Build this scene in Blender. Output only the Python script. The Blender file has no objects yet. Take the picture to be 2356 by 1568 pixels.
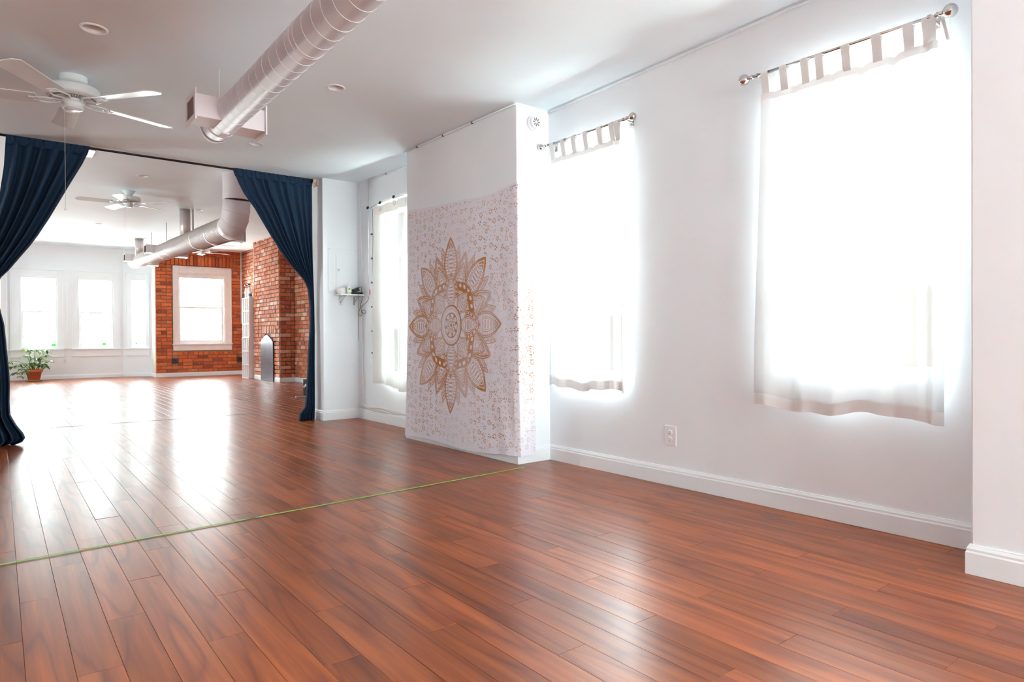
import bpy, bmesh, math, random
import numpy as np
from mathutils import Vector, Matrix
R = random.Random(7)
PI = math.pi
sc = bpy.context.scene
C = sc.collection

# ------------------------------------------------------------------ camera, sky, exposure
F_PX, YAW, PIT, ROL, CAM_H = 1510.0, math.radians(38.05), math.radians(-.37), math.radians(-.33), .855
fw = Vector((math.sin(YAW)*math.cos(PIT), math.cos(YAW)*math.cos(PIT), math.sin(PIT)))
rt0 = Vector((math.cos(YAW), -math.sin(YAW), 0)); up0 = rt0.cross(fw)
rt = rt0*math.cos(ROL)+up0*math.sin(ROL); up = -rt0*math.sin(ROL)+up0*math.cos(ROL)
cam_d = bpy.data.cameras.new('camera'); cam = bpy.data.objects.new('camera', cam_d); C.objects.link(cam)
cam_d.sensor_fit = 'HORIZONTAL'; cam_d.sensor_width = 36.0; cam_d.lens = F_PX*36.0/2356.0
cam_d.clip_start = .05; cam_d.clip_end = 200
m = Matrix((rt, up, -fw)).transposed().to_4x4(); m.translation = Vector((0, 0, CAM_H)); cam.matrix_world = m
sc.camera = cam
CP = Vector((0, 0, CAM_H))
def at(px, py, axis, val):
    d = fw + rt*((px-1178)/F_PX) + up*((784-py)/F_PX)
    return CP + d*((val-CP[axis])/d[axis])
def proj(p):
    d = Vector(p)-CP; z = d.dot(fw)
    if z < .05: return None
    return (1178+F_PX*d.dot(rt)/z, 784-F_PX*d.dot(up)/z, z)

SKY = 5.0
w = bpy.data.worlds.new('sky'); sc.world = w; w.use_nodes = True
nt = w.node_tree; nt.nodes.clear()
o_ = nt.nodes.new('ShaderNodeOutputWorld'); b_ = nt.nodes.new('ShaderNodeBackground')
tc = nt.nodes.new('ShaderNodeTexCoord'); sx = nt.nodes.new('ShaderNodeSeparateXYZ'); rp = nt.nodes.new('ShaderNodeValToRGB')
nt.links.new(tc.outputs['Generated'], sx.inputs[0]); nt.links.new(sx.outputs['Z'], rp.inputs[0])
rp.color_ramp.elements[0].position = 0.0; rp.color_ramp.elements[0].color = (.94, 1.0, 1.0, 1)
rp.color_ramp.elements[1].position = .10; rp.color_ramp.elements[1].color = (.88, .97, 1.0, 1)
nt.links.new(rp.outputs[0], b_.inputs['Color']); b_.inputs['Strength'].default_value = SKY
nt.links.new(b_.outputs[0], o_.inputs[0])
sc.view_settings.view_transform = 'Standard'; sc.view_settings.look = 'None'
sc.view_settings.gamma = 1.0; sc.view_settings.use_curve_mapping = False
sc.view_settings.exposure = 2.76
sc.cycles.max_bounces = 14; sc.cycles.diffuse_bounces = 9; sc.cycles.glossy_bounces = 5
sc.cycles.transmission_bounces = 8; sc.cycles.transparent_max_bounces = 12
sc.cycles.sample_clamp_indirect = 16.0; sc.cycles.use_denoising = True
sc.cycles.caustics_reflective = False; sc.cycles.caustics_refractive = False

def portal(name, centre, normal, w_, h_):
    """Marks a window opening so that the sky light through it is sampled well."""
    l = bpy.data.lights.new(name, 'AREA'); l.shape = 'RECTANGLE'; l.size = w_; l.size_y = h_
    l.cycles.is_portal = True
    o = bpy.data.objects.new(name, l); C.objects.link(o); o.location = centre
    o.rotation_mode = 'QUATERNION'; o.rotation_quaternion = Vector(normal).to_track_quat('-Z', 'Z')
    return o

# ------------------------------------------------------------------ materials
def s2l(c):
    return tuple(((v/255.)/12.92 if v/255. <= .04045 else ((v/255.+.055)/1.055)**2.4) for v in c)
def mat(name):
    m_ = bpy.data.materials.new(name); m_.use_nodes = True
    return m_, m_.node_tree, m_.node_tree.nodes['Principled BSDF']
def N(nt_, t, **kw):
    n = nt_.nodes.new(t)
    for k, v in kw.items():
        if k in n.inputs: n.inputs[k].default_value = v
        else: setattr(n, k, v)
    return n
def plain(name, rgb, rough=.6, metal=0., spec=.5, noise=0., nscale=30., bump=0., bscale=60., coat=0.):
    m_, t, p = mat(name)
    col = s2l(rgb)+(1,)
    p.inputs['Base Color'].default_value = col; p.inputs['Roughness'].default_value = rough
    p.inputs['Metallic'].default_value = metal; p.inputs['Specular IOR Level'].default_value = spec
    if coat: p.inputs['Coat Weight'].default_value = coat; p.inputs['Coat Roughness'].default_value = .1
    if noise or bump:
        co = N(t, 'ShaderNodeTexCoord')
    if noise:
        n = N(t, 'ShaderNodeTexNoise', Scale=nscale, Detail=5.0); t.links.new(co.outputs['Object'], n.inputs['Vector'])
        r = N(t, 'ShaderNodeValToRGB'); r.color_ramp.elements[0].position = .3; r.color_ramp.elements[1].position = .7
        r.color_ramp.elements[0].color = tuple(max(0, c*(1-noise)) for c in col[:3])+(1,)
        r.color_ramp.elements[1].color = tuple(min(1, c*(1+noise*.5)) for c in col[:3])+(1,)
        t.links.new(n.outputs['Fac'], r.inputs[0]); t.links.new(r.outputs[0], p.inputs['Base Color'])
    if bump:
        n2 = N(t, 'ShaderNodeTexNoise', Scale=bscale, Detail=4.0); t.links.new(co.outputs['Object'], n2.inputs['Vector'])
        bp = N(t, 'ShaderNodeBump', Strength=bump, Distance=.002); t.links.new(n2.outputs['Fac'], bp.inputs['Height'])
        t.links.new(bp.outputs[0], p.inputs['Normal'])
    return m_

M = {}
M['wall'] = plain('wall_paint', (237, 242, 246), .62, noise=.02, nscale=3, bump=.25, bscale=14)
M['ceil'] = plain('ceiling_paint', (234, 245, 250), .75, noise=.03, nscale=1.2, bump=.15, bscale=9)
M['trim'] = plain('trim_paint', (236, 241, 244), .32, noise=.01, nscale=6)
M['oldtrim'] = plain('brick_window_paint', (230, 226, 224), .45, noise=.06, nscale=9, bump=.2, bscale=30)
M['duct'] = plain('duct_white_paint', (232, 226, 230), .42, noise=.02, nscale=8)
M['steel'] = plain('galvanised_duct', (214, 206, 204), .36, metal=.55, noise=.05, nscale=25)
M['navy'] = plain('navy_fabric', (34, 58, 84), .85, noise=.18, nscale=260, spec=.25)
M['black'] = plain('black_plastic', (26, 26, 28), .4)
M['rod'] = plain('bronze_rod', (34, 30, 30), .3, metal=.6)
M['chrome'] = plain('brushed_nickel', (205, 200, 196), .16, metal=1.0)
M['whiteplastic'] = plain('white_plastic', (236, 236, 238), .3)
M['greyslot'] = plain('grey_slot', (150, 138, 132), .6)
M['darkgrille'] = plain('dark_grille', (74, 62, 56), .7)
M['fan'] = plain('fan_enamel', (222, 228, 229), .25)
M['cord'] = plain('grey_cord', (96, 90, 88), .6)
M['beigecord'] = plain('painted_cable', (216, 208, 202), .55)
M['brown'] = plain('brown_outlet', (66, 40, 30), .45)
M['terra'] = plain('terracotta', (205, 112, 76), .75, noise=.10, nscale=14)
M['saucer'] = plain('clay_saucer', (200, 176, 132), .7)
M['soil'] = plain('soil', (60, 44, 34), .95, noise=.3, nscale=60)
M['stem'] = plain('plant_stem', (118, 140, 76), .6)
M['greensticker'] = plain('green_sticker', (92, 235, 92), .6)
M['pink'] = plain('pink_tag', (235, 88, 150), .5)
M['ceramic'] = plain('white_ceramic', (240, 234, 230), .35)
M['bottle'] = plain('white_bottle', (240, 241, 238), .3)
M['labelgreen'] = plain('green_label', (120, 190, 60), .5)
M['labelyellow'] = plain('yellow_label', (214, 226, 60), .5)
M['blue'] = plain('blue_cap', (38, 62, 130), .4)
M['teal'] = plain('teal_label', (60, 160, 180), .4)
M['cube'] = plain('white_laminate', (236, 232, 232), .35)
M['wicker'] = plain('dark_wicker', (40, 32, 28), .7)
M['towel'] = plain('white_towel', (238, 238, 240), .9)
M['tray'] = plain('black_tray', (40, 36, 36), .3)
M['woodblock'] = plain('raw_wood_block', (214, 190, 170), .6, noise=.12, nscale=40)
M['slate'] = plain('slate_board', (104, 108, 120), .28, noise=.30, nscale=3.5)

def tape_mat():
    m_, t, p = mat('green_tape'); p.inputs['Base Color'].default_value = s2l((142, 196, 92))+(1,); p.inputs['Roughness'].default_value = .55
    return m_
M['tape'] = tape_mat()
M['lampface'] = plain('lamp_face', (214, 214, 216), .3)
M['tape2'] = plain('worn_green_tape', (132, 150, 120), .5)

def leaf_mat():
    m_, t, p = mat('leaf')
    oi = N(t, 'ShaderNodeObjectInfo'); r = N(t, 'ShaderNodeValToRGB')
    e = r.color_ramp.elements; e[0].color = s2l((54, 92, 44))+(1,); e[1].color = s2l((164, 196, 84))+(1,)
    k = e.new(.55); k.color = s2l((92, 140, 84))+(1,)
    t.links.new(oi.outputs['Random'], r.inputs[0]); t.links.new(r.outputs[0], p.inputs['Base Color'])
    p.inputs['Roughness'].default_value = .3
    tr = N(t, 'ShaderNodeBsdfTranslucent'); t.links.new(r.outputs[0], tr.inputs['Color'])
    mx = N(t, 'ShaderNodeMixShader', Fac=.35); t.links.new(p.outputs[0], mx.inputs[1]); t.links.new(tr.outputs[0], mx.inputs[2])
    t.links.new(mx.outputs[0], t.nodes['Material Output'].inputs[0])
    return m_
M['leaf'] = leaf_mat()

def glass_mat():
    m_, t, p = mat('window_glass'); t.nodes.remove(p)
    tr = N(t, 'ShaderNodeBsdfTransparent'); gl = N(t, 'ShaderNodeBsdfGlossy', Roughness=.02)
    lw = N(t, 'ShaderNodeLayerWeight', Blend=.12); mx = N(t, 'ShaderNodeMixShader')
    tr.inputs['Color'].default_value = (.96, .98, .97, 1)
    t.links.new(lw.outputs['Fresnel'], mx.inputs[0]); t.links.new(tr.outputs[0], mx.inputs[1]); t.links.new(gl.outputs[0], mx.inputs[2])
    t.links.new(mx.outputs[0], t.nodes['Material Output'].inputs[0]); return m_
M['glass'] = glass_mat()

def sheer_mat(name, tint, trans, through, refl=1.):
    m_, t, p = mat(name)
    p.inputs['Base Color'].default_value = tuple(c*refl for c in tint)+(1,); p.inputs['Roughness'].default_value = .9; p.inputs['Specular IOR Level'].default_value = .1
    tl = N(t, 'ShaderNodeBsdfTranslucent'); tl.inputs['Color'].default_value = tint+(1,)
    tp = N(t, 'ShaderNodeBsdfTransparent')
    a = N(t, 'ShaderNodeMixShader', Fac=trans); b = N(t, 'ShaderNodeMixShader', Fac=through)
    t.links.new(p.outputs[0], a.inputs[1]); t.links.new(tl.outputs[0], a.inputs[2])
    t.links.new(a.outputs[0], b.inputs[1]); t.links.new(tp.outputs[0], b.inputs[2])
    t.links.new(b.outputs[0], t.nodes['Material Output'].inputs[0]); return m_
M['sheer'] = sheer_mat('sheer_white_cloth', (.95, .96, .96), .055, .13, .76)
M['sheerdbl'] = sheer_mat('doubled_white_cloth', (.88, .87, .86), .035, .0, .9)
M['cream'] = sheer_mat('cream_cloth', (.94, .93, .89), .055, .12, .76)
M['creamdbl'] = sheer_mat('doubled_cream_cloth', (.88, .85, .80), .045, .0, .9)

def wood_mat(name, island):
    """Glossy red-brown laminate: straight and cathedral grain, tone differs from plank to plank."""
    m_, t, p = mat(name)
    co = N(t, 'ShaderNodeTexCoord')
    if island:
        gi = N(t, 'ShaderNodeNewGeometry'); rnd = gi.outputs['Random Per Island']
    else:
        oi = N(t, 'ShaderNodeObjectInfo'); rnd = oi.outputs['Random']
    off = N(t, 'ShaderNodeVectorMath', operation='SCALE'); off.inputs[0].default_value = (37.3, 91.7, 53.1); t.links.new(rnd, off.inputs['Scale'])
    add = N(t, 'ShaderNodeVectorMath', operation='ADD'); t.links.new(co.outputs['Object'], add.inputs[0]); t.links.new(off.outputs[0], add.inputs[1])
    # fine straight grain
    mp = N(t, 'ShaderNodeMapping'); mp.inputs['Scale'].default_value = (95, 3.2, 10); t.links.new(add.outputs[0], mp.inputs[0])
    n1 = N(t, 'ShaderNodeTexNoise', Scale=1.0, Detail=5.0, Roughness=.62); t.links.new(mp.outputs[0], n1.inputs['Vector'])
    # cathedral figure: contour bands of a broad noise
    mp2 = N(t, 'ShaderNodeMapping'); mp2.inputs['Scale'].default_value = (9, 1.0, 3); t.links.new(add.outputs[0], mp2.inputs[0])
    n2 = N(t, 'ShaderNodeTexNoise', Scale=1.0, Detail=1.2, Roughness=.4); t.links.new(mp2.outputs[0], n2.inputs['Vector'])
    mul = N(t, 'ShaderNodeMath', operation='MULTIPLY'); mul.inputs[1].default_value = 9.0; t.links.new(n2.outputs['Fac'], mul.inputs[0])
    fr = N(t, 'ShaderNodeMath', operation='PINGPONG'); fr.inputs[1].default_value = 1.0; t.links.new(mul.outputs[0], fr.inputs[0])
    rb = N(t, 'ShaderNodeValToRGB'); e = rb.color_ramp.elements
    e[0].position = 0; e[0].color = (0, 0, 0, 1); e[1].position = .30; e[1].color = (.72, .72, .72, 1); k = e.new(1.0); k.color = (1, 1, 1, 1)
    t.links.new(fr.outputs[0], rb.inputs[0])
    # streak tone
    mp3 = N(t, 'ShaderNodeMapping'); mp3.inputs['Scale'].default_value = (26, 1.1, 3); t.links.new(add.outputs[0], mp3.inputs[0])
    n3 = N(t, 'ShaderNodeTexNoise', Scale=1.0, Detail=3.0, Roughness=.5); t.links.new(mp3.outputs[0], n3.inputs['Vector'])
    m1 = N(t, 'ShaderNodeMix', data_type='FLOAT'); m1.inputs[0].default_value = .28; t.links.new(n3.outputs['Fac'], m1.inputs[2]); t.links.new(rb.outputs[0], m1.inputs[3])
    m2 = N(t, 'ShaderNodeMix', data_type='FLOAT'); m2.inputs[0].default_value = .30; t.links.new(m1.outputs[0], m2.inputs[2]); t.links.new(n1.outputs['Fac'], m2.inputs[3])
    cr = N(t, 'ShaderNodeValToRGB'); e = cr.color_ramp.elements
    e[0].position = .24; e[0].color = s2l((100, 47, 26))+(1,); e[1].position = .78; e[1].color = s2l((190, 104, 52))+(1,)
    k = e.new(.44); k.color = s2l((132, 65, 35))+(1,); k = e.new(.58); k.color = s2l((154, 81, 42))+(1,)
    t.links.new(m2.outputs[0], cr.inputs[0])
    hs = N(t, 'ShaderNodeHueSaturation'); t.links.new(cr.outputs[0], hs.inputs['Color'])
    vr = N(t, 'ShaderNodeMapRange'); vr.inputs['To Min'].default_value = .76; vr.inputs['To Max'].default_value = 1.16; t.links.new(rnd, vr.inputs['Value']); t.links.new(vr.outputs[0], hs.inputs['Value'])
    t.links.new(hs.outputs[0], p.inputs['Base Color'])
    # gloss
    rr = N(t, 'ShaderNodeMapRange'); rr.inputs['To Min'].default_value = .28; rr.inputs['To Max'].default_value = .34; t.links.new(rnd, rr.inputs['Value']); t.links.new(rr.outputs[0], p.inputs['Roughness'])
    p.inputs['Specular IOR Level'].default_value = .38
    return m_
M['plank'] = wood_mat('plank_laminate', False); M['planki'] = wood_mat('plank_laminate_far', True)
M['subfloor'] = plain('subfloor', (78, 44, 32), .8)

def brick_mat(name, island, pale, ramp):
    m_, t, p = mat(name)
    co = N(t, 'ShaderNodeNewGeometry')
    if island: rnd = co.outputs['Random Per Island']
    else:
        oi = N(t, 'ShaderNodeObjectInfo'); rnd = oi.outputs['Random']
    cr = N(t, 'ShaderNodeValToRGB'); e = cr.color_ramp.elements
    e[0].position = 0; e[0].color = s2l(ramp[0])+(1,); e[1].position = 1; e[1].color = s2l(ramp[-1])+(1,)
    for i, c in enumerate(ramp[1:-1]):
        k = e.new((i+1)/(len(ramp)-1)); k.color = s2l(c)+(1,)
    t.links.new(rnd, cr.inputs[0])
    n = N(t, 'ShaderNodeTexNoise', Scale=28.0, Detail=6.0, Roughness=.7); t.links.new(co.outputs['Position'], n.inputs['Vector'])
    r1 = N(t, 'ShaderNodeMapRange'); r1.inputs['From Min'].default_value = .35; r1.inputs['From Max'].default_value = .7; r1.inputs['To Min'].default_value = .72; r1.inputs['To Max'].default_value = 1.15
    t.links.new(n.outputs['Fac'], r1.inputs['Value'])
    hs = N(t, 'ShaderNodeHueSaturation'); t.links.new(cr.outputs[0], hs.inputs['Color']); t.links.new(r1.outputs[0], hs.inputs['Value'])
    n2 = N(t, 'ShaderNodeTexNoise', Scale=7.0, Detail=8.0, Roughness=.75); t.links.new(co.outputs['Position'], n2.inputs['Vector'])
    r2 = N(t, 'ShaderNodeMapRange'); r2.inputs['From Min'].default_value = pale; r2.inputs['From Max'].default_value = pale+.12; r2.inputs['To Max'].default_value = .7; t.links.new(n2.outputs['Fac'], r2.inputs['Value'])
    mx = N(t, 'ShaderNodeMix', data_type='RGBA'); mx.inputs[7].default_value = s2l((206, 176, 158))+(1,)
    t.links.new(r2.outputs[0], mx.inputs[0]); t.links.new(hs.outputs[0], mx.inputs[6]); t.links.new(mx.outputs[2], p.inputs['Base Color'])
    p.inputs['Roughness'].default_value = .85
    bp = N(t, 'ShaderNodeBump', Strength=.5, Distance=.004); t.links.new(n.outputs['Fac'], bp.inputs['Height']); t.links.new(bp.outputs[0], p.inputs['Normal'])
    return m_
RB = [(152, 72, 46), (198, 96, 54), (222, 114, 62), (204, 102, 60), (230, 130, 74), (182, 88, 58), (228, 138, 82)]
RS = [(166, 86, 64), (206, 116, 74), (222, 136, 84), (188, 104, 80), (216, 132, 88), (228, 200, 182), (200, 110, 72), (176, 100, 80)]
M['brick'] = brick_mat('orange_brick', False, .60, RB)
M['brick_s'] = brick_mat('worn_brick', False, .52, RS); M['brick_si'] = brick_mat('worn_brick_field', True, .52, RS)
M['mortar'] = plain('mortar', (160, 134, 112), .95, noise=.2, nscale=40, bump=.6, bscale=60)

# ------------------------------------------------------------------ mesh helpers
class MB:
    def __init__(s): s.v = []; s.f = []; s.sm = []
    def add(s, vs, fs, smooth=False):
        b = len(s.v); s.v += [tuple(v) for v in vs]; s.f += [tuple(i+b for i in f) for f in fs]; s.sm += [smooth]*len(fs); return s
    def box(s, x0, y0, z0, x1, y1, z1):
        x0, x1 = sorted((x0, x1)); y0, y1 = sorted((y0, y1)); z0, z1 = sorted((z0, z1))
        vs = [(x, y, z) for z in (z0, z1) for y in (y0, y1) for x in (x0, x1)]
        return s.add(vs, [(0, 2, 3, 1), (4, 5, 7, 6), (0, 1, 5, 4), (2, 6, 7, 3), (0, 4, 6, 2), (1, 3, 7, 5)])
    def obox(s, c, ax, ay, az):      # centre, three half-axis vectors
        c, ax, ay, az = map(Vector, (c, ax, ay, az))
        vs = [c+ax*i+ay*j+az*k for k in (-1, 1) for j in (-1, 1) for i in (-1, 1)]
        fs = [(0, 2, 3, 1), (4, 5, 7, 6), (0, 1, 5, 4), (2, 6, 7, 3), (0, 4, 6, 2), (1, 3, 7, 5)]
        if ax.cross(ay).dot(az) < 0: fs = [f[::-1] for f in fs]
        return s.add(vs, fs)
    def prism(s, poly, d):           # polygon of points extruded along d
        d = Vector(d); n = len(poly); a = [Vector(p) for p in poly]
        nr = (a[1]-a[0]).cross(a[2]-a[1])
        if nr.dot(d) > 0: a = a[::-1]
        vs = a+[p+d for p in a]
        return s.add(vs, [tuple(range(n)), tuple(range(2*n-1, n-1, -1))]+[(i, n+i, n+(i+1) % n, (i+1) % n) for i in range(n)])
    def tube(s, pts, r, n=10, cap=True):
        pts = [Vector(p) for p in pts]; rs = r if isinstance(r, (list, tuple)) else [r]*len(pts)
        t0 = (pts[1]-pts[0]).normalized(); a = Vector((0, 0, 1)) if abs(t0.z) < .9 else Vector((1, 0, 0)); u = t0.cross(a).normalized()
        vs = []
        for i, p in enumerate(pts):
            t = (pts[min(i+1, len(pts)-1)]-pts[max(i-1, 0)]).normalized()
            u = (u-t*u.dot(t)).normalized(); v = t.cross(u)
            vs += [p+(u*math.cos(2*PI*k/n)+v*math.sin(2*PI*k/n))*rs[i] for k in range(n)]
        fs = [(i*n+k, i*n+(k+1) % n, (i+1)*n+(k+1) % n, (i+1)*n+k) for i in range(len(pts)-1) for k in range(n)]
        s.add(vs, fs, True)
        if cap:
            b = len(s.v)-len(vs)
            s.f.append(tuple(b+k for k in range(n))[::-1]); s.sm.append(False)
            s.f.append(tuple(b+(len(pts)-1)*n+k for k in range(n))); s.sm.append(False)
        return s
    def lathe(s, prof, c=(0, 0, 0), n=32, axis=(0, 0, 1), smooth=True):   # prof: (radius, height) bottom to top
        ax = Vector(axis).normalized(); a = Vector((1, 0, 0)) if abs(ax.x) < .9 else Vector((0, 1, 0)); u = ax.cross(a).normalized(); v = ax.cross(u); c = Vector(c)
        vs = []
        for r, h in prof: vs += [c+ax*h+(u*math.cos(2*PI*k/n)+v*math.sin(2*PI*k/n))*r for k in range(n)]
        fs = [(i*n+k, i*n+(k+1) % n, (i+1)*n+(k+1) % n, (i+1)*n+k) for i in range(len(prof)-1) for k in range(n)]
        return s.add(vs, fs, smooth)
    def grid(s, fn, nu, nv, smooth=True):
        vs = [fn(i/nu, j/nv) for j in range(nv+1) for i in range(nu+1)]
        fs = [(j*(nu+1)+i, j*(nu+1)+i+1, (j+1)*(nu+1)+i+1, (j+1)*(nu+1)+i) for j in range(nv) for i in range(nu)]
        return s.add(vs, fs, smooth)
    def mesh(s, name):
        me = bpy.data.meshes.new(name); me.from_pydata(s.v, [], s.f); me.update()
        me.polygons.foreach_set('use_smooth', s.sm); return me
    def build(s, name, m_, parent=None, bevel=0, org=None, solid=0):
        me = s.mesh(name)
        if m_ is not None: me.materials.append(m_)
        o = bpy.data.objects.new(name, me); C.objects.link(o)
        if parent is not None:
            o.parent = parent
            off = Vector(parent.get('_org', (0, 0, 0)))
            if off.length: me.transform(Matrix.Translation(-off))
        if bevel:
            b = o.modifiers.new('bevel', 'BEVEL'); b.width = bevel; b.segments = 2; b.limit_method = 'ANGLE'; b.angle_limit = math.radians(50)
        if solid:
            b = o.modifiers.new('thickness', 'SOLIDIFY'); b.thickness = solid; b.offset = 0
        return o
def tag(o, label, cat, group=None, kind=None):
    o['label'] = label; o['category'] = cat
    if group: o['group'] = group
    if kind: o['kind'] = kind
    return o
def thing(name, loc, label, cat, group=None, kind=None):
    """Empty at the thing's base; parts are given in world coordinates and shifted by MB.build."""
    o = bpy.data.objects.new(name, None); C.objects.link(o); o.location = loc; o.empty_display_size = .1
    o['_org'] = tuple(loc)
    return tag(o, label, cat, group, kind)
def dup(root, loc, label=None, rotz=None):
    r = root.copy(); C.objects.link(r); r.location = loc
    if rotz is not None: r.rotation_euler = (0, 0, rotz)
    if label: r['label'] = label
    for ch in list(root.children):
        c = ch.copy(); C.objects.link(c); c.parent = r
        for g in ch.children:
            d = g.copy(); C.objects.link(d); d.parent = c
    return r

# ------------------------------------------------------------------ setting: levels of the rooms
WX = 3.03                       # plane of the right-hand window wall
CHX, CHY0, CHY1 = 2.745, 3.445, 4.95       # near chimney breast
PIX, PIY = 2.732, .835          # pier at the right edge of the frame
PAY0, PAY1, PAX = 6.54, 6.86, 2.645        # partition stub beside the navy curtain
RX = 4.585                      # brick side wall of the far room
FBY = 16.32                     # brick end wall
LX = -3.2
def cz(y):                      # ceiling of the near room sags a little
    ks = [(-4.3, 2.46), (1.6, 2.445), (3.43, 2.424), (4.94, 2.442), (6.7, 2.512)]
    for (a, za), (b, zb) in zip(ks, ks[1:]):
        if y <= b: return za+(zb-za)*(max(y, a)-a)/(b-a)
    return ks[-1][1]
def cz2(y):
    ks = [(6.6, 2.85), (13, 2.862), (16.3, 2.895), (17.6, 2.895)]
    for (a, za), (b, zb) in zip(ks, ks[1:]):
        if y <= b: return za+(zb-za)*(max(y, a)-a)/(b-a)
    return ks[-1][1]

def wall_cells(mb, fixed0, fixed1, axis, a0, a1, z0, z1, holes):
    """Wall slab with rectangular openings. axis: 0 = slab normal along X (runs along Y), 1 = normal along Y."""
    us = sorted({a0, a1, *[h[0] for h in holes], *[h[1] for h in holes]}); zs = sorted({z0, z1, *[h[2] for h in holes], *[h[3] for h in holes]})
    for u0, u1 in zip(us, us[1:]):
        run = None
        for v0, v1 in zip(zs, zs[1:]):
            cu, cv = (u0+u1)/2, (v0+v1)/2
            if any(h[0] < cu < h[1] and h[2] < cv < h[3] for h in holes):
                if run: (mb.box(fixed0, u0, run[0], fixed1, u1, run[1]) if axis == 0 else mb.box(u0, fixed0, run[0], u1, fixed1, run[1])); run = None
            else: run = (run[0] if run else v0, v1)
        if run: (mb.box(fixed0, u0, run[0], fixed1, u1, run[1]) if axis == 0 else mb.box(u0, fixed0, run[0], u1, fixed1, run[1]))
    return mb
def struct(name, mb, m_, label, cat='wall', bevel=0):
    o = mb.build(name, m_, bevel=bevel); return tag(o, label, cat, None, 'structure')

# windows in the right wall: (y0, y1, z0, z1)
W1 = (.995, 1.80, .62, 2.16); W2 = (2.66, 3.40, .54, 2.14); W3 = (5.16, 6.02, .42, 2.185)
mb = MB(); wall_cells(mb, WX, WX+.26, 0, PIY-.2, PAY1, 0, 2.56, [W1, W2, W3])
struct('wall_right', mb, M['wall'], 'white plaster wall with the three curtained windows, right side of the near room')
mb = MB().box(CHX, CHY0, 0, WX+.02, CHY1, 2.47)
struct('wall_chimney', mb, M['wall'], 'white boxed chimney breast behind the mandala hanging', bevel=.008)
PW_ = (-3.9, -.5, .4, 2.3)  # unseen opening added to brighten the near ceiling from the right
mb = MB(); wall_cells(mb, PIX, WX+.26, 0, -4.3, PIY, 0, 2.49, [PW_])
struct('wall_pier', mb, M['wall'], 'plain white wall pier at the right edge, nearer than the last window', bevel=.006)
mb = MB().box(PAX, PAY0, 0, RX+.05, PAY1, 2.9)
struct('wall_partition', mb, M['wall'], 'narrow white wall stub carrying the electrical panel and small shelf', bevel=.006)
BW = (.7, 2.6, .25, 2.38)  # unseen opening added as fill light from behind the camera
mb = MB(); wall_cells(mb, -4.5, -4.3, 1, LX-.2, PIX+.3, 0, 2.56, [BW])
struct('wall_back', mb, M['wall'], 'white wall behind the camera, outside the picture')
LW = (8.8, 10.0, .7, 2.2); LW2 = (12.8, 13.5, .7, 2.2); LF = (-3.2, -1.4, .75, 2.15)  # openings added out of sight as fill light from the left
mb = MB(); wall_cells(mb, LX-.2, LX, 0, -4.5, FBY+.3, 0, 2.95, [LW, LW2])
struct('wall_left', mb, M['wall'], 'white wall on the far left, outside the picture')
mb = MB().box(LX, PAY0, 0, -1.3, PAY1, 2.9)
struct('wall_partition_left', mb, M['wall'], 'white wall stub left of the curtained opening, outside the picture')
mb = MB().box(LX, 6.575, 2.508, PAX+.02, 6.675, 2.9)
struct('trim_1', mb, M['ceil'], 'white header above the navy curtain rod where the ceiling steps up', 'trim', bevel=.004)

# dark row of houses across the street, seen only as a dim band through the sheer curtains
mb = MB()
RH = random.Random(4); yy = -60.
while yy < 90:
    wd = RH.uniform(6, 11); hh = 2.5+RH.uniform(-.5, .6); mb.box(26, yy, -7, 36, yy+wd-.3, hh); yy += wd
struct('houses_outside', mb, plain('dark_facade', (74, 70, 66), .9), 'dark row of houses across the street, outside the curtained windows', 'building')
# ceilings
def slab(y_list, fn, x0, x1, th=.12):
    mb = MB(); vs = []
    for y in y_list: z = fn(y); vs += [(x0, y, z), (x1, y, z), (x1, y, z+th), (x0, y, z+th)]
    n = len(y_list); fs = []
    for i in range(n-1):
        a = 4*i; b = a+4
        fs += [(a, b, b+1, a+1), (a+3, a+2, b+2, b+3), (a, a+3, b+3, b), (a+1, b+1, b+2, a+2)]
    fs += [(0, 1, 2, 3), (4*n-4, 4*n-1, 4*n-2, 4*n-3)]
    return mb.add(vs, fs)
struct('ceiling', slab([-4.5, 1.6, 3.43, 4.94, 6.6], cz, LX-.2, WX+.26), M['ceil'], 'smooth off-white ceiling of the near room', 'ceiling')
struct('ceiling_far', slab([6.6, 13, 16.3, 17.5], cz2, LX-.2, RX+.2), M['ceil'], 'off-white ceiling of the far room beyond the navy curtains', 'ceiling')

# far room: brick end wall, bay, brick side wall
BXL = 2.75                      # right jamb of the bay
BAYW = [(.347, 1.021, .655, 2.20), (1.366, 2.063, .655, 2.20)]
BY = 17.20
mb = MB(); wall_cells(mb, BY, BY+.2, 1, .18, 2.25, 0, 2.95, BAYW)
struct('wall_bay', mb, M['wall'], 'white front wall of the bay with two sash windows, behind the potted plant')
def cant(name, p0, p1, hole, label):
    """Angled bay wall from p0 to p1 (floor points) with one opening given as fractions of its length."""
    p0, p1 = Vector(p0), Vector(p1); d = p1-p0; L = d.length; u = d/L; n = Vector((-u.y, u.x, 0))
    if n.y < 0: n = -n
    mb = MB(); us = [0, hole[0]*L, hole[1]*L, L]; zs = [0, hole[2], hole[3], 2.95]
    for i in range(3):
        for j in range(3):
            if i == 1 and j == 1: continue
            c = p0+u*((us[i]+us[i+1])/2)+n*.1; c.z = (zs[j]+zs[j+1])/2
            mb.obox(c, u*((us[i+1]-us[i])/2), n*.1, Vector((0, 0, (zs[j+1]-zs[j])/2)))
    return struct(name, mb, M['wall'], label), p0, u, n, L
cr = cant('wall_bay_right', (2.24, 17.2, 0), (BXL, 16.88, 0), (.30, .84, .655, 2.20), 'white angled right side of the bay, next to the brick')
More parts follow.
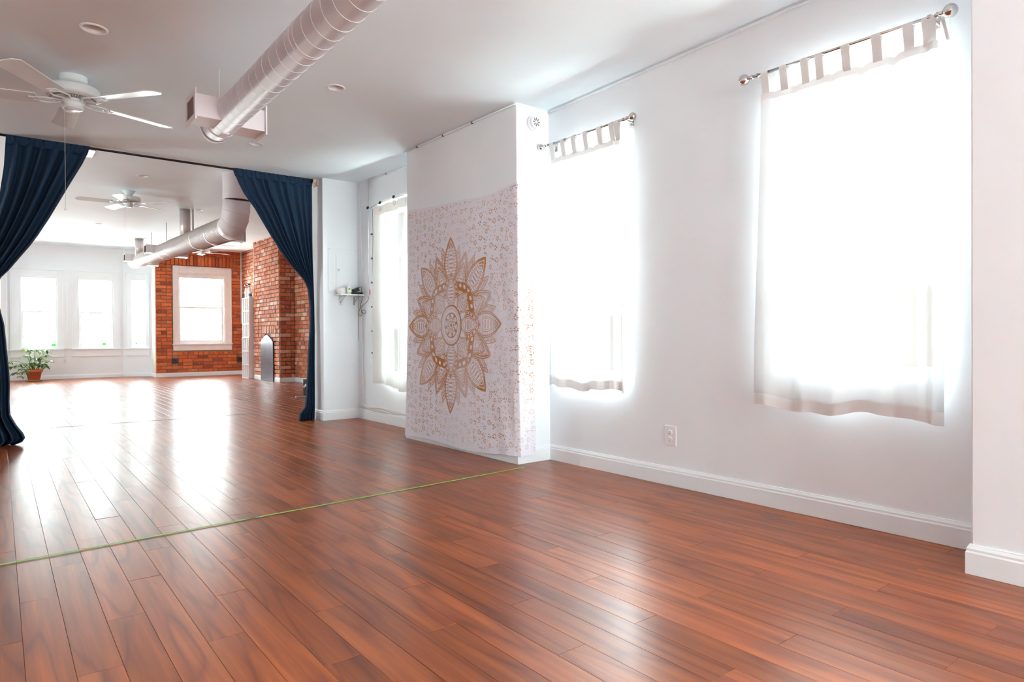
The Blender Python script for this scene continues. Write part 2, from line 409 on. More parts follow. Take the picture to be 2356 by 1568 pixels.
cl = cant('wall_bay_left', (-.32, 16.88, 0), (.19, 17.2, 0), (.16, .70, .655, 2.20), 'white angled left side of the bay, mostly hidden by the navy curtain')
mb = MB().box(BXL, 16.50, 0, BXL+.2, 16.95, 2.95)
struct('wall_bay_jamb', mb, M['wall'], 'narrow white return between the bay and the brick wall')
mb = MB().box(LX, FBY, 0, -.32, FBY+.3, 2.95).box(-.52, FBY+.3, 0, -.32, 16.95, 2.95)
struct('wall_front_left', mb, M['wall'], 'white end wall left of the bay, outside the picture')

# ------------------------------------------------------------------ bricks
def cham(l, h, d, c=.004):
    """Chamfered brick: long axis X, face towards -Y, height Z; 44 triangles."""
    X, Y, Z = l/2, d/2, h/2; vs = []
    for sx_ in (-1, 1):
        for sy in (-1, 1):
            for sz in (-1, 1):
                vs += [(sx_*X, sy*(Y-c), sz*(Z-c)), (sx_*(X-c), sy*Y, sz*(Z-c)), (sx_*(X-c), sy*(Y-c), sz*Z)]
    bm = bmesh.new()
    for v in vs: bm.verts.new(v)
    bmesh.ops.convex_hull(bm, input=bm.verts); bm.normal_update()
    out = ([tuple(v.co) for v in bm.verts], None)
    bm.verts.index_update(); fs = [tuple(v.index for v in f.verts) for f in bm.faces]; bm.free()
    return out[0], fs
BR = {}
for k, (l, h) in {'s': (.203, .066), 'h': (.098, .066), 'c': (.066, .196), 'q': (.055, .066)}.items(): BR[k] = cham(l, h, .05)
def brick_meshes(m_):
    d = {}
    for k, (v, f) in BR.items():
        me = bpy.data.meshes.new('brick_'+k); me.from_pydata(v, [], f); me.update(); me.materials.append(m_); d[k] = me
    return d
def lay(u0, u1, z0, z1, holes, rnd, soldiers=()):
    """Brick centres (u, z, kind, length) over a face; course 0.0785 m, running bond with occasional headers."""
    out = []; k = 0; z = z0
    while z < z1-.02:
        zc = z+.035; u = u0-(.107 if k % 2 else 0); 
        if k % 6 == 5: u = u0
        while u < u1-.012:
            L = .098 if (k % 6 == 5 or rnd.random() < .08) else .203
            a, b = max(u, u0), min(u+L, u1)
            blocks = [h for h in holes+list(soldiers) if h[2]-.03 < zc < h[3]+.03]
            segs = [(a, b)]
            for h in blocks:
                ns = []
                for s_, e_ in segs:
                    if e_ <= h[0] or s_ >= h[1]: ns.append((s_, e_))
                    else:
                        if h[0]-s_ > .02: ns.append((s_, h[0]-.006))
                        if e_-h[1] > .02: ns.append((h[1]+.006, e_))
                segs = ns
            for s_, e_ in segs:
                if e_-s_ > .018: out.append(((s_+e_)/2, zc, 's' if e_-s_ > .14 else ('h' if e_-s_ > .07 else 'q'), e_-s_, 0))
            u += L+.011
        z += .0785; k += 1
    for s_ in soldiers:
        n = int(round((s_[1]-s_[0])/.0765))
        for i in range(n):
            uu = s_[0]+(i+.5)*(s_[1]-s_[0])/n
            if not any(h[0]-.03 < uu < h[1]+.03 and h[2] < (s_[2]+s_[3])/2 < h[3] for h in holes): out.append((uu, (s_[2]+s_[3])/2, 'c', .066, (s_[3]-s_[2]-.008)/.196))
    return out
BL = {'s': .203, 'h': .098, 'c': .066, 'q': .055}
def put_bricks(parent, specs, ms, mi, rnd, limit=300, stuff_name='brick_field'):
    """specs: list of (origin, uvec, outward normal, bricks). Nearest first become single objects, the rest one part."""
    allb = []
    for o3, u, n, bl in specs:
        o3, u, n = Vector(o3), Vector(u), Vector(n)
        for (a, z, k, L, hs_) in bl:
            p = o3+u*a+Vector((0, 0, z))+n*(rnd.uniform(-.003, .004))
            q = proj(p); vis = q and -10 < q[0] < 2366 and -10 < q[1] < 1578
            allb.append((0 if vis else 1, (q[2] if q else 99)/max(.2, abs(n.dot(fw))), p, u, n, k, L, hs_))
    allb.sort(key=lambda t: (t[0], t[1]))
    rest = MB()
    for i, (vis, _, p, u, n, k, L, hs_) in enumerate(allb):
        rot = Matrix((u, -n, Vector((0, 0, 1)))).transposed()
        rot = rot @ Matrix.Rotation(rnd.uniform(-.012, .012), 3, 'Y') @ Matrix.Rotation(rnd.uniform(-.02, .02), 3, 'Z')
        m4 = rot.to_4x4(); m4.translation = p
        m4 = m4 @ Matrix.Diagonal((L/BL[k], 1, hs_ or rnd.uniform(.95, 1.03), 1))
        if i < limit and vis == 0:
            b = bpy.data.objects.new('brick', ms[k]); b.parent = parent; b.matrix_world = m4; C.objects.link(b)
        else:
            vs, fs = BR[k]; rest.add([m4 @ Vector(v) for v in vs], fs if m4.determinant() > 0 else [f[::-1] for f in fs])
    if rest.v:
        o = rest.build(stuff_name, mi, parent); o['kind'] = 'stuff'
RBk = random.Random(3)
BWIN = (3.20, 4.21, .74, 2.36)   # opening in the brick end wall
mb = MB(); wall_cells(mb, FBY+.012, FBY+.22, 1, BXL+.01, RX+.2, 0, 2.95, [BWIN])
eb = struct('wall_brick_end', mb, M['mortar'], 'orange exposed brick end wall around the white-framed window')
msb = brick_meshes(M['brick']); mss = brick_meshes(M['brick_s'])
holes = [(3.09, 4.355, .58, 2.50), (3.062, 3.198, .285, .415), (4.47, 4.59, .29, .42)]
u0 = BXL+.004
bl = lay(u0, RX-.004, .09, 2.86, holes, RBk, [(3.06, 4.39, 2.515, 2.75)])
jl = lay(FBY+.02, FBY+.19, .09, 2.86, [], RBk)
put_bricks(eb, [((0, FBY-.013+.025, 0), (1, 0, 0), (0, -1, 0), bl)], msb, None, RBk)
ej = MB().box(BXL-.012, FBY-.006, .09, BXL+.012, 16.50, 2.88)
struct('trim_2', ej, plain('cream_edge', (228, 206, 176), .8, noise=.12, nscale=30, bump=.8, bscale=40), 'rough cream painted edge where the brick end wall meets the bay', 'trim')

FY0, FY1, FX = 12.74, 14.345, 4.28
mb = MB().box(FX+.025, FY0+.025, 0, RX+.1, FY1-.012, 2.92)
fb = struct('wall_fireplace', mb, M['mortar'], 'exposed brick chimney breast with the slate arched board, far room')
PAN = (13.03, 13.84, 0, .80)
pan_holes = [PAN, (13.12, 13.75, .8, .86), (13.25, 13.62, .86, .93)]
bf = lay(FY0, FY1, .09, 2.86, pan_holes, RBk, [(13.0, 13.87, .947, 1.10)])
br_ = lay(FX+.004, RX-.02, .09, 2.86, [], RBk)
put_bricks(fb, [((FX+.012, 0, 0), (0, 1, 0), (-1, 0, 0), bf), ((0, FY0+.012, 0), (1, 0, 0), (0, -1, 0), br_)], mss, M['brick_si'], RBk)
mb = MB().box(RX+.012, PAY1, 0, RX+.2, FBY+.1, 2.95)
sb = struct('wall_brick_side', mb, M['mortar'], 'worn exposed brick side wall of the far room behind the right navy curtain')
b1 = lay(PAY1, FY0, .09, 2.86, [], RBk); b2 = lay(FY1, FBY, .09, 2.86, [], RBk)
put_bricks(sb, [((RX+.012, 0, 0), (0, 1, 0), (-1, 0, 0), [b for b in b1 if b[0] > 11.3]), ((RX+.012, 0, 0), (0, 1, 0), (-1, 0, 0), b2), ((RX+.012, 0, 0), (0, 1, 0), (-1, 0, 0), [b for b in b1 if b[0] <= 11.3])], mss, M['brick_si'], RBk)

# ------------------------------------------------------------------ floor
PW, PL, X0 = .1027, 1.012, .047
flo = struct('floor', MB().box(LX-.2, -4.5, -.16, RX+.2, 17.5, -.0125), M['subfloor'], 'glossy red-brown plank floor running through both rooms', 'floor')
def plank_geo(l, w_=PW, t=.012, c=.0008):
    X, Y = w_/2-.00022, l/2-.00025
    vs = [(-X, -Y, -t), (X, -Y, -t), (X, Y, -t), (-X, Y, -t), (-X, -Y, -c), (X, -Y, -c), (X, Y, -c), (-X, Y, -c), (-X+c, -Y+c, 0), (X-c, -Y+c, 0), (X-c, Y-c, 0), (-X+c, Y-c, 0)]
    fs = [(0, 3, 2, 1), (8, 9, 10, 11)]
    for i in range(4):
        j = (i+1) % 4; fs += [(i, j, 4+j, 4+i), (4+i, 4+j, 8+j, 8+i)]
    return vs, fs
pv, pf = plank_geo(PL)
pme = bpy.data.meshes.new('plank'); pme.from_pydata(pv, [], pf); pme.update(); pme.materials.append(M['plank'])
RP = random.Random(11); pl = []
i0 = math.floor((LX-X0)/PW); i1 = math.ceil((RX+.1-X0)/PW)
for i in range(i0, i1):
    xc = X0+(i+.5)*PW
    ph = 2.662+(i/3.0)*PL
    ph -= math.ceil((ph+4.6)/PL)*PL
    y = ph
    while y < 17.3:
        yc = y+PL/2; y += PL
        if y < -4.4: continue
        if xc > PIX+.12 and yc < PIY-.6: continue
        if xc > WX+.12 and yc < PAY1: continue
        q = proj((xc, yc, 0)); area = 0
        if q and -160 < q[0] < 2520 and q[1] < 1900 and q[2] > .3 and yc > .2:
            # rough on-screen area; the far room only counts where it is seen through the opening
            if yc < 6.6 or -.1 < xc: area = PW*PL*CAM_H/q[2]**3
        pl.append((area, xc, yc))
pl.sort(reverse=True)
rest = MB()
for k, (area, xc, yc) in enumerate(pl):
    tx, ty = RP.gauss(0, .0022), RP.gauss(0, .00045)
    lift = min(.0007, abs(ty)*.5)*.6
    m4 = Matrix.Translation((xc, yc, -.0012+lift*0)) @ Matrix.Rotation(tx, 4, 'Y') @ Matrix.Rotation(ty, 4, 'X')
    if k < 300 and area > 0:
        b = bpy.data.objects.new('plank', pme); b.parent = flo; b.matrix_world = m4; C.objects.link(b)
    else: rest.add([m4 @ Vector(v) for v in pv], pf)
o = rest.build('plank_field', M['planki'], flo); o['kind'] = 'stuff'

# ------------------------------------------------------------------ baseboards
def base(name, pts, label, h=.105, t=.014, nrm=None, bevel=0):
    """Baseboard with a stepped top bead following floor points; room lies to the left of the path direction."""
    prof = [(0, 0), (t, 0), (t, h-.028), (t-.003, h-.022), (t-.003, h-.014), (t-.008, h-.004), (t-.009, h), (0, h)]
    mb = MB(); P = [Vector((p[0], p[1], 0)) for p in pts]; n = len(P); rings = []
    for i, p in enumerate(P):
        d1 = (P[i]-P[i-1]).normalized() if i else (P[1]-P[0]).normalized()
        d2 = (P[i+1]-P[i]).normalized() if i < n-1 else d1
        n1 = Vector((-d1.y, d1.x, 0)); n2 = Vector((-d2.y, d2.x, 0)); b = (n1+n2).normalized(); s_ = 1/max(.3, b.dot(n1))
        rings.append([p+b*(a*s_)+Vector((0, 0, z)) for a, z in prof])
    vs = [v for r in rings for v in r]; k = len(prof); fs = []
    for i in range(n-1):
        for j in range(k):
            a, b = i*k+j, i*k+(j+1) % k; fs.append((a, b, b+k, a+k))
    fs += [tuple(range(k))[::-1], tuple((n-1)*k+j for j in range(k))]
    mb.add(vs, fs)
    return struct(name, mb, M['trim'], label, 'baseboard')
base('baseboard_right', [(WX, CHY0), (WX, PIY)][::-1], 'long white baseboard under the two nearest windows')
base('baseboard_pier', [(WX, PIY), (PIX, PIY), (PIX, -4.3)][::-1], 'white baseboard wrapping the pier at the right edge')
base('baseboard_chimney', [(WX, CHY0), (CHX, CHY0), (CHX, CHY1), (WX, CHY1)], 'white baseboard around the chimney breast under the mandala hanging')
base('baseboard_back', [(WX, CHY1), (WX, PAY0)], 'white baseboard under the window next to the electrical panel', h=.10)
base('baseboard_partition', [(WX-.014, PAY0), (PAX, PAY0), (PAX, PAY1), (RX, PAY1)], 'white baseboard around the wall stub beside the navy curtain')
base('baseboard_brick', [(FX, FY1), (RX, FY1), (RX, FBY), (BXL, FBY), (BXL, 16.88), (2.24, BY), (.19, BY), (-.32, 16.88), (-.32, FBY), (LX, FBY)], 'white baseboard along the brick end wall and round the bay', h=.09)
base('baseboard_hearth', [(RX, PAY1+.02), (RX, FY0), (FX, FY0), (FX, 13.03)], 'white baseboard on the near side of the slate arched board', h=.09)
base('baseboard_hearth_far', [(FX, 13.84), (FX, FY1-.01)], 'short white baseboard on the far side of the slate arched board', h=.09)

# ------------------------------------------------------------------ windows
WN = [0]
def window(org, u, n, w_, z0, z1, label, rail=.5, casing=None, frame=.035, sash=.045, deep=.10, m_=None, bars=(), sill=True, apron=None, head=0., roller=None):
    """Double-hung sash window. org: floor point at the left of the opening on the room face; u: along the wall; n: outward."""
    WN[0] += 1; m_ = m_ or M['trim']; org, u, n = Vector(org), Vector(u), Vector(n); Z = Vector((0, 0, 1))
    t = thing('window_%d' % WN[0], org, label, 'window', None, 'structure')
    def bx(mb, a0, a1, d0, d1, h0, h1):
        mb.obox(org+u*((a0+a1)/2)+n*((d0+d1)/2)+Z*((h0+h1)/2), u*((a1-a0)/2), n*((d1-d0)/2), Z*((h1-h0)/2))
    f = MB(); bx(f, 0, frame, .0, deep+.08, z0, z1); bx(f, w_-frame, w_, .0, deep+.08, z0, z1); bx(f, frame, w_-frame, .0, deep+.08, z1-frame, z1); bx(f, frame, w_-frame, .0, deep+.08, z0, z0+frame)
    f.build('window_frame', m_, t, bevel=.003)
    zi0, zi1 = z0+frame, z1-frame; zm = z0+(z1-z0)*rail
    for nm, a, b, d in (('sash_upper', zm-.02, zi1, deep+.03), ('sash_lower', zi0, zm+.02, deep-.005)):
        s_ = MB(); bx(s_, frame, frame+sash, d-.015, d+.015, a, b); bx(s_, w_-frame-sash, w_-frame, d-.015, d+.015, a, b)
        bx(s_, frame+sash, w_-frame-sash, d-.015, d+.015, b-(sash if nm == 'sash_upper' else .032), b); bx(s_, frame+sash, w_-frame-sash, d-.015, d+.015, a, a+(.032 if nm == 'sash_upper' else sash*1.25))
        for zb in bars:
            if a < zb < b: bx(s_, frame+sash, w_-frame-sash, d-.014, d+.014, zb-.035, zb+.035)
        so = s_.build(nm, m_, t, bevel=.003)
        g = MB(); bx(g, frame+sash*.5, w_-frame-sash*.5, d-.002, d+.002, a+.02, b-.02)
        po = g.build('pane', M['glass'], None); po.parent = so; po.data.transform(Matrix.Translation(-org))
    if casing:
        cl_, cr_, ct = casing; c = MB()
        bx(c, -cl_, .012, -.022, 0, z0, z1+ct); bx(c, w_-.012, w_+cr_, -.022, 0, z0, z1+ct); bx(c, .012, w_-.012, -.022, 0, z1-.012, z1+ct)
        bx(c, -cl_, -cl_+.02, -.034, -.02, z0, z1+ct); bx(c, w_+cr_-.02, w_+cr_, -.034, -.02, z0, z1+ct); bx(c, -cl_, w_+cr_, -.036, -.02, z1+ct-.022, z1+ct)
        c.build('casing', m_, t, bevel=.003)
    if sill:
        s_ = MB(); e = (casing[0] if casing else 0); e2 = (casing[1] if casing else 0)
        bx(s_, *((-e-.012, w_+e2+.012, -.055, deep, z0-.03, z0+.002) if casing else (.002, w_-.002, .004, deep, z0-.01, z0+.012))); s_.build('sill', m_, t, bevel=.004)
    if apron:
        s_ = MB(); bx(s_, -casing[0], w_+casing[1], -.02, 0, z0-.03-apron, z0-.03); s_.build('apron', m_, t, bevel=.003)
    if roller:
        s_ = MB(); bx(s_, frame, w_-frame, deep-.05, deep-.03, z1-frame-roller, z1-frame); s_.build('head_board', m_, t, bevel=.003)
    c_ = org+u*(w_/2)+n*(deep+.15); c_.z = (z0+z1)/2
    portal('daylight_portal', c_, -n, w_, z1-z0)
    return t
for W, lab, bars in ((W1, 'large window behind the tab-top curtain nearest the camera', (1.70,)), (W2, 'window behind the tab-top curtain beside the chimney breast', (1.70,)), (W3, 'window behind the cream grommet curtain near the electrical panel', (1.70,))):
    window((WX, W[0], 0), (0, 1, 0), (1, 0, 0), W[1]-W[0], W[2], W[3], lab, rail=.30, bars=bars)
window((.347, BY, 0), (1, 0, 0), (0, 1, 0), .674, .655, 2.20, 'left sash window of the bay front, above the potted plant', rail=.51, casing=(.15, .10, .16), apron=.15)
window((1.366, BY, 0), (1, 0, 0), (0, 1, 0), .697, .655, 2.20, 'right sash window of the bay front', rail=.51, casing=(.10, .12, .16), apron=.15)
_, p0, u, n, L = cr
window(p0+u*(.30*L), u, n, .54*L, .655, 2.20, 'narrow sash window in the angled right side of the bay', rail=.51, casing=(.12, .07, .16), apron=.15, sash=.025, frame=.02)
_, p0, u, n, L = cl
window(p0+u*(.16*L), u, n, .54*L, .655, 2.20, 'narrow sash window in the angled left side of the bay, seen as a sliver by the navy curtain', rail=.51, casing=(.07, .12, .16), apron=.15, sash=.025, frame=.02)
window((BWIN[0], FBY, 0), (1, 0, 0), (0, 1, 0), BWIN[1]-BWIN[0], BWIN[2], BWIN[3], 'white-framed sash window set in the orange brick wall', rail=.51, casing=(.105, .14, .14), apron=.125, m_=M['oldtrim'], sash=.04, frame=.03, roller=.09)
window((PIX, PW_[0], 0), (0, 1, 0), (1, 0, 0), PW_[1]-PW_[0], PW_[2], PW_[3], 'large unseen window added for fill light beside the camera beyond the pier, outside the picture')
window((BW[0], -4.3, 0), (1, 0, 0), (0, -1, 0), BW[1]-BW[0], BW[2], BW[3], 'wide unseen window added for fill light behind the camera, outside the picture')
for W in (LW, LW2): window((LX, W[0], 0), (0, 1, 0), (-1, 0, 0), W[1]-W[0], W[2], W[3], 'unseen window added for fill light in the far left wall, outside the picture, at %.0f m' % (W[0]+5))
mb = MB().box(1.121, BY-.024, .655, 1.266, BY, 2.36).box(1.178, BY-.034, .655, 1.21, BY-.02, 2.25)
struct('trim_3', mb, M['trim'], 'flat white mullion board between the two bay front windows', 'trim', bevel=.003)
# ------------------------------------------------------------------ near-room white tab curtains
def smooth(t): t = max(0, min(1, t)); return t*t*(3-2*t)
def tab_curtain(ya, yb, zrod_a, zrod_b, tabs, hem_z, label, seed, ret=0.):
    """ya = far end, yb = near end (smaller Y). Sheer panel hanging from cloth tabs on a nickel rod at X 2.95."""
    rn = random.Random(seed); X = 2.95
    zr = lambda y: zrod_a+(zrod_b-zrod_a)*(ya-y)/(ya-yb)
    t = thing('tab_curtain', (X, (ya+yb)/2, 0), label, 'curtain', 'white tab-top curtains')
    cents = [(a+b)/2 for a, b in tabs]; top_drop = .095
    ph = [rn.uniform(0, 6.3) for _ in range(8)]
    def ztop(y):
        d = min(abs(y-c) for c in cents); gap = max(0, d-.03); return zr(y)-top_drop-.018*smooth(gap/.05)
    def fx(y, z):
        k = smooth((2.1-z)/1.6)
        q = math.sin(y*38+ph[0])*.006+math.sin(y*17+ph[1])*.010+math.sin(y*71+ph[2])*.0025
        edge = smooth((yb+.09-y)/.09)*.02
        return X+.012+q*(.55+.9*k)+edge*math.sin(y*90)
    def fy(u, z):
        y = ya+(yb-ya)*u; k = smooth((2.05-z)/1.5)
        return y+(.045*k*(1-u)-.012*k*u)
    def P(u, v):
        y0 = ya+(yb-ya)*u; zt = ztop(y0); zb = hem_z+.012*math.sin(u*9+ph[3])+.006*math.sin(u*23)
        z = zt+(zb-zt)*v; y = fy(u, z); return (fx(y, z), y, z)
    NV = 60; hem_v = 1-.055/(2.03-hem_z)
    MB().grid(lambda u, v: P(u, .022+(hem_v-.022)*v), 150, NV).build('panel', M['sheer'], t)
    MB().grid(lambda u, v: P(u, hem_v+(1-hem_v)*v), 150, 4).build('bottom_hem', M['sheerdbl'], t)
    MB().grid(lambda u, v: P(u, .022*v), 150, 2).build('top_hem', M['sheerdbl'], t)
    for a, b in tabs:
        zc = zr((a+b)/2); zb = zc-top_drop-.012
        def T(u, v, a=a, b=b, zc=zc, zb=zb):
            y = b+(a-b)*u; s_ = v*2-1          # front strip, over the rod, back strip
            if abs(s_) < .12: an = (s_/.12)*PI/2; return (X-.012*math.cos(an)*0-.0105*math.sin(-an)*-1*-1 if False else X+.0105*math.sin(an), y, zc+.0105*math.cos(an))
            k = (abs(s_)-.12)/.88; side = 1 if s_ > 0 else -1
            return (X+side*.0105*(1-k)+k*(.010), y, zc+(zb-zc)*k)
        MB().grid(T, 4, 24).build('tab', M['sheerdbl'], t)
    return t
def nickel_rod(ya, yb, za, zb, label, ball=.027):
    t = thing('curtain_rod', (2.95, ya, za), label, 'curtain rod', 'nickel curtain rods with ball finials')
    d = Vector((0, yb-ya, zb-za)); L = d.length; d.normalize(); A = Vector((2.95, ya, za)); B = Vector((2.95, yb, zb))
    MB().tube([A, B], .0072, 14).build('rod', M['chrome'], t)
    for E, s_ in ((A, -1), (B, 1)):
        dd = d*s_
        nk = MB().lathe([(.0, 0), (.009, .001), (.013, .006), (.009, .012), (.006, .016), (.010, .020), (.006, .026), (0, .028)], E, 18, dd)
        fo = nk.build('neck', M['chrome'], t)
        prof = [(ball*math.sin(PI*i/16), ball-ball*math.cos(PI*i/16)) for i in range(17)]
        MB().lathe(prof, E+dd*.024, 28, dd).build('finial', M['chrome'], t)
        q = E-dd*.022
        MB().box(2.944, q.y-.005, q.z-.004, WX, q.y+.005, q.z+.004).box(WX-.004, q.y-.012, q.z-.03, WX, q.y+.012, q.z+.03).tube([q-Vector((0, .006, 0)), q+Vector((0, .006, 0))], .0115, 14).build('bracket', M['chrome'], t, bevel=.001)
    return t
tabs1 = [(1.777, 1.740), (1.682, 1.645), (1.577, 1.541), (1.509, 1.474), (1.391, 1.355), (1.263, 1.224), (1.139, 1.10), (1.068, 1.022)]
tabs2 = [(3.337, 3.300), (3.232, 3.194), (3.128, 3.091), (3.019, 2.984), (2.896, 2.858), (2.792, 2.755), (2.750, 2.714)]
tab_curtain(1.785, 1.015, 2.131, 2.121, tabs1, .502, 'wide white tab-top curtain over the large window nearest the camera', 1)
tab_curtain(3.345, 2.712, 2.152, 2.146, tabs2, .515, 'narrower white tab-top curtain beside the chimney breast', 2)
nickel_rod(1.822, 1.020, 2.1315, 2.1235, 'nickel rod with round finials above the large window nearest the camera')
nickel_rod(3.385, 2.655, 2.152, 2.146, 'nickel rod with round finials beside the chimney breast', .024)
# turned clip hanging under the near finial
t = thing('hanging_latch', at(2178, 50, 0, 2.96), 'pale plastic latch strip dangling under the nearest rod finial', 'latch')
a = at(2168, 42, 0, 2.965); b = at(2182, 92, 0, 2.965)
MB().obox((a+b)/2, (.003, 0, 0), Vector((0, .006, 0)), (b-a)*.5).build('strip', M['whiteplastic'], t, bevel=.001)
MB().obox((a+b)/2-Vector((.004, 0, 0)), (.002, 0, 0), Vector((0, .0025, 0)), (b-a)*.4).build('spine', M['beigecord'], t)

# cream grommet curtain
t = thing('grommet_curtain', (2.95, 5.6, 0), 'cream curtain with round grommets over the window next to the electrical panel', 'curtain')
def gx(y): return 2.955+.020*math.sin((y-5.2)*21)+.006*math.sin(y*47)
def GP(u, v, zt=2.145):
    y = 5.985+(5.19-5.985)*u; zb = .40-.03*smooth((u-.35)*8)-.02*smooth((u-.6)*8)
    z = zt+(zb-zt)*v; k = smooth(v*1.4); return (2.955+(gx(y)-2.955)*(.6+.7*k), y+.01*math.sin(v*3+u*8)*k, z)
MB().grid(lambda u, v: GP(u, .05+.95*v), 110, 40).build('panel', M['cream'], t)
MB().grid(lambda u, v: GP(u, .05*v), 110, 3).build('top_hem', M['creamdbl'], t)
for px, py in ((875, 479), (907, 466), (928, 462), (935, 460)):
    if px == 928: continue
    q = at(px, py, 0, 2.94)
    MB().lathe([(.016, -.003), (.0245, -.003), (.026, 0), (.0245, .003), (.016, .003), (.0145, 0), (.016, -.003)], q, 24, (1, 0, 0)).build('grommet', M['whiteplastic'], t)
o = MB().box(2.985, 5.19, 2.178, WX, 6.0, 2.205).build('curtain_track', M['whiteplastic'], bevel=.002)
tag(o, 'thin white track above the cream grommet curtain', 'curtain rail')
# string of lights round that window
t = thing('string_lights', (2.99, 6.09, 2.16), 'black string lights clipped round the window with the cream curtain', 'string lights')
topz = lambda y: 2.163+.012*math.sin(y*14)
pts = [(2.965, y, topz(y)) for y in np.linspace(6.10, 5.20, 30)]
MB().tube(pts, .0024, 6).build('wire', M['cord'], t)
MB().tube([(2.995, 6.105+.004*math.sin(z*9), z) for z in np.linspace(2.16, .60, 26)], .0024, 6).build('wire', M['cord'], t)
for z in (1.90, 1.655, 1.41, 1.165, .92, .70): MB().lathe([(0, -.014), (.008, -.01), (.0095, 0), (.008, .01), (0, .014)], (2.985, 6.105, z), 10, (1, .4, 0)).build('bulb', M['black'], t)
for y in (6.10, 5.83, 5.55, 5.24): MB().lathe([(0, -.02), (.010, -.016), (.013, 0), (.010, .012), (0, .018)], (2.94, y, topz(y)+.006), 12, (.6, .5, .7)).build('bulb', M['black'], t)

# ------------------------------------------------------------------ mandala wall hanging (flat print computed as vertex colour)
def petal(a, b, ang, r0, r1, wmax, p=.75, fat=.45):
    """Signed band coordinate of a pointed petal: >0 inside, 1 on its spine; also t along the axis."""
    ca, sa = np.cos(ang), np.sin(ang); x = a*ca+b*sa; y = -a*sa+b*ca
    t_ = (x-r0)/(r1-r0); tt = np.clip(t_, 0, 1)
    w_ = wmax*(np.power(np.sin(PI*np.power(tt, fat/.62)), p)); w_ = np.where((t_ <= 0) | (t_ >= 1), 1e-6, w_)
    ins = (w_-np.abs(y)); return np.where((t_ > 0) & (t_ < 1), ins, -np.abs(y)-.01), tt, y
def mandala(a, b):
    r = np.hypot(a, b); th = np.arctan2(b, a); ink = np.zeros_like(a)
    def paint(mask, val): np.copyto(ink, np.where(mask, val, ink))
    def draw(ang, r0, r1, wm, tip=.8, bands=((0, .006), (.012, .016)), inner=True, solid=False, p=.75, fat=.45, dots=0.):
        ins, tt, y = petal(a, b, ang, r0, r1, wm, p, fat); m_ = ins > 0
        paint(m_, .0)
        for lo, hi in bands: paint(m_ & (ins >= lo) & (ins < hi), 1)
        if solid: paint(m_ & (ins > .006) & (ins < .030), .95)
        if dots: 
            s_ = np.sin(tt*(r1-r0)/dots*PI*2); paint(m_ & (ins > .010) & (ins < .022) & (s_ > .45), 0. if solid else 1.)
        if tip < 1: paint(m_ & (tt > tip) & (np.sin((tt*60)+np.abs(y)*260) > -.55), 1)
        if inner:
            i2, t2, y2 = petal(a, b, ang, r0+(r1-r0)*.18, r0+(r1-r0)*.78, wm*.55, p, fat); m2 = i2 > 0
            paint(m2 & (i2 < .005), 1); paint(m2 & (i2 > .012) & (i2 < .016), 1)
            paint(m2 & (i2 > .022) & (np.sin(t2*40) > .2), .8)
            paint(m_ & ~m2 & (ins > .018) & (np.sin(tt*95) > .5) & (tt < tip), .75)
    # outermost small pointed petals, then the eight large ones
    for k in range(16): draw(PI/8*k+PI/16, .36, .615, .046, tip=.99, inner=True, bands=((0, .007), (.012, .016), (.022, .026)))
    for k in range(8): draw(PI/4*k+PI/8, .30, .585, .082, tip=.985, inner=False, bands=((0, .009), (.014, .026), (.031, .035), (.040, .043)))
    for k in range(8): draw(PI/4*k, .34, .675, .098, tip=.74, dots=.022, bands=((0, .009), (.013, .022)))
    for k in range(8): draw(PI/4*k+PI/8, .20, .50, .088, tip=.99, bands=((0, .009), (.014, .019), (.030, .035)), inner=True, dots=.012)
    # heavy rounded square with dotted gold band
    q = np.power(np.abs(a)**5+np.abs(b)**5, .2); lobes = .325+.012*np.cos(4*th)
    paint(q < lobes, 0); bnd = (q < lobes) & (q > lobes-.062); paint(bnd, 1)
    al = np.where(np.abs(a) > np.abs(b), b, a)
    paint(bnd & (np.abs(q-lobes+.026) < .011) & (np.sin(al/.030*PI*2/2) > .15), 0)
    paint((q < lobes-.060) & (q > lobes-.064), 1); paint((q < lobes-.070) & (q > lobes-.073), 1)
    m3 = (q < lobes-.078) & (q > lobes-.125); paint(m3 & (np.sin(th*64) > .35), .7)
    for k in range(4): draw(PI/2*k, .13, .405, .110, tip=.985, bands=((0, .009), (.013, .040), (.046, .051)), inner=True, p=.8, dots=.020)
    for k in range(4):
        ins, tt, y = petal(a, b, PI/2*k, .13, .405, .110, .8); paint((ins > .016) & (ins < .030) & (np.sin(tt*46) > .3), 0.)
    for k in range(4): draw(PI/2*k+PI/4, .12, .335, .085, tip=.97, bands=((0, .008), (.014, .018), (.024, .027)), inner=True)
    for k in range(8): draw(PI/4*k+PI/8, .12, .235, .034, tip=2, bands=((0, .004), (.008, .011)), inner=False)
    # centre medallion
    paint(r < .158, 0); paint((r < .158) & (r > .143), 1); paint((r < .138) & (r > .112+.010*np.abs(np.sin(th*9))) & (np.sin(r*900) > 0), .55)
    paint((r < .098) & (r > .088), 1); paint((r < .088) & (r > .062) & (np.sin(th*8)*.5+.5 > (r-.058)/.034), 1); paint((r < .056) & (r > .050), .9)
    for k in range(16):
        x_, y_ = .076*math.cos(PI/8*k), .076*math.sin(PI/8*k); paint(np.hypot(a-x_, b-y_) < .007, 0)
    paint((r < .034) & (r > .026), 1); paint((r < .016), .9); paint((r < .046) & (r > .036) & (np.sin(th*12) > .2), .9)
    return ink
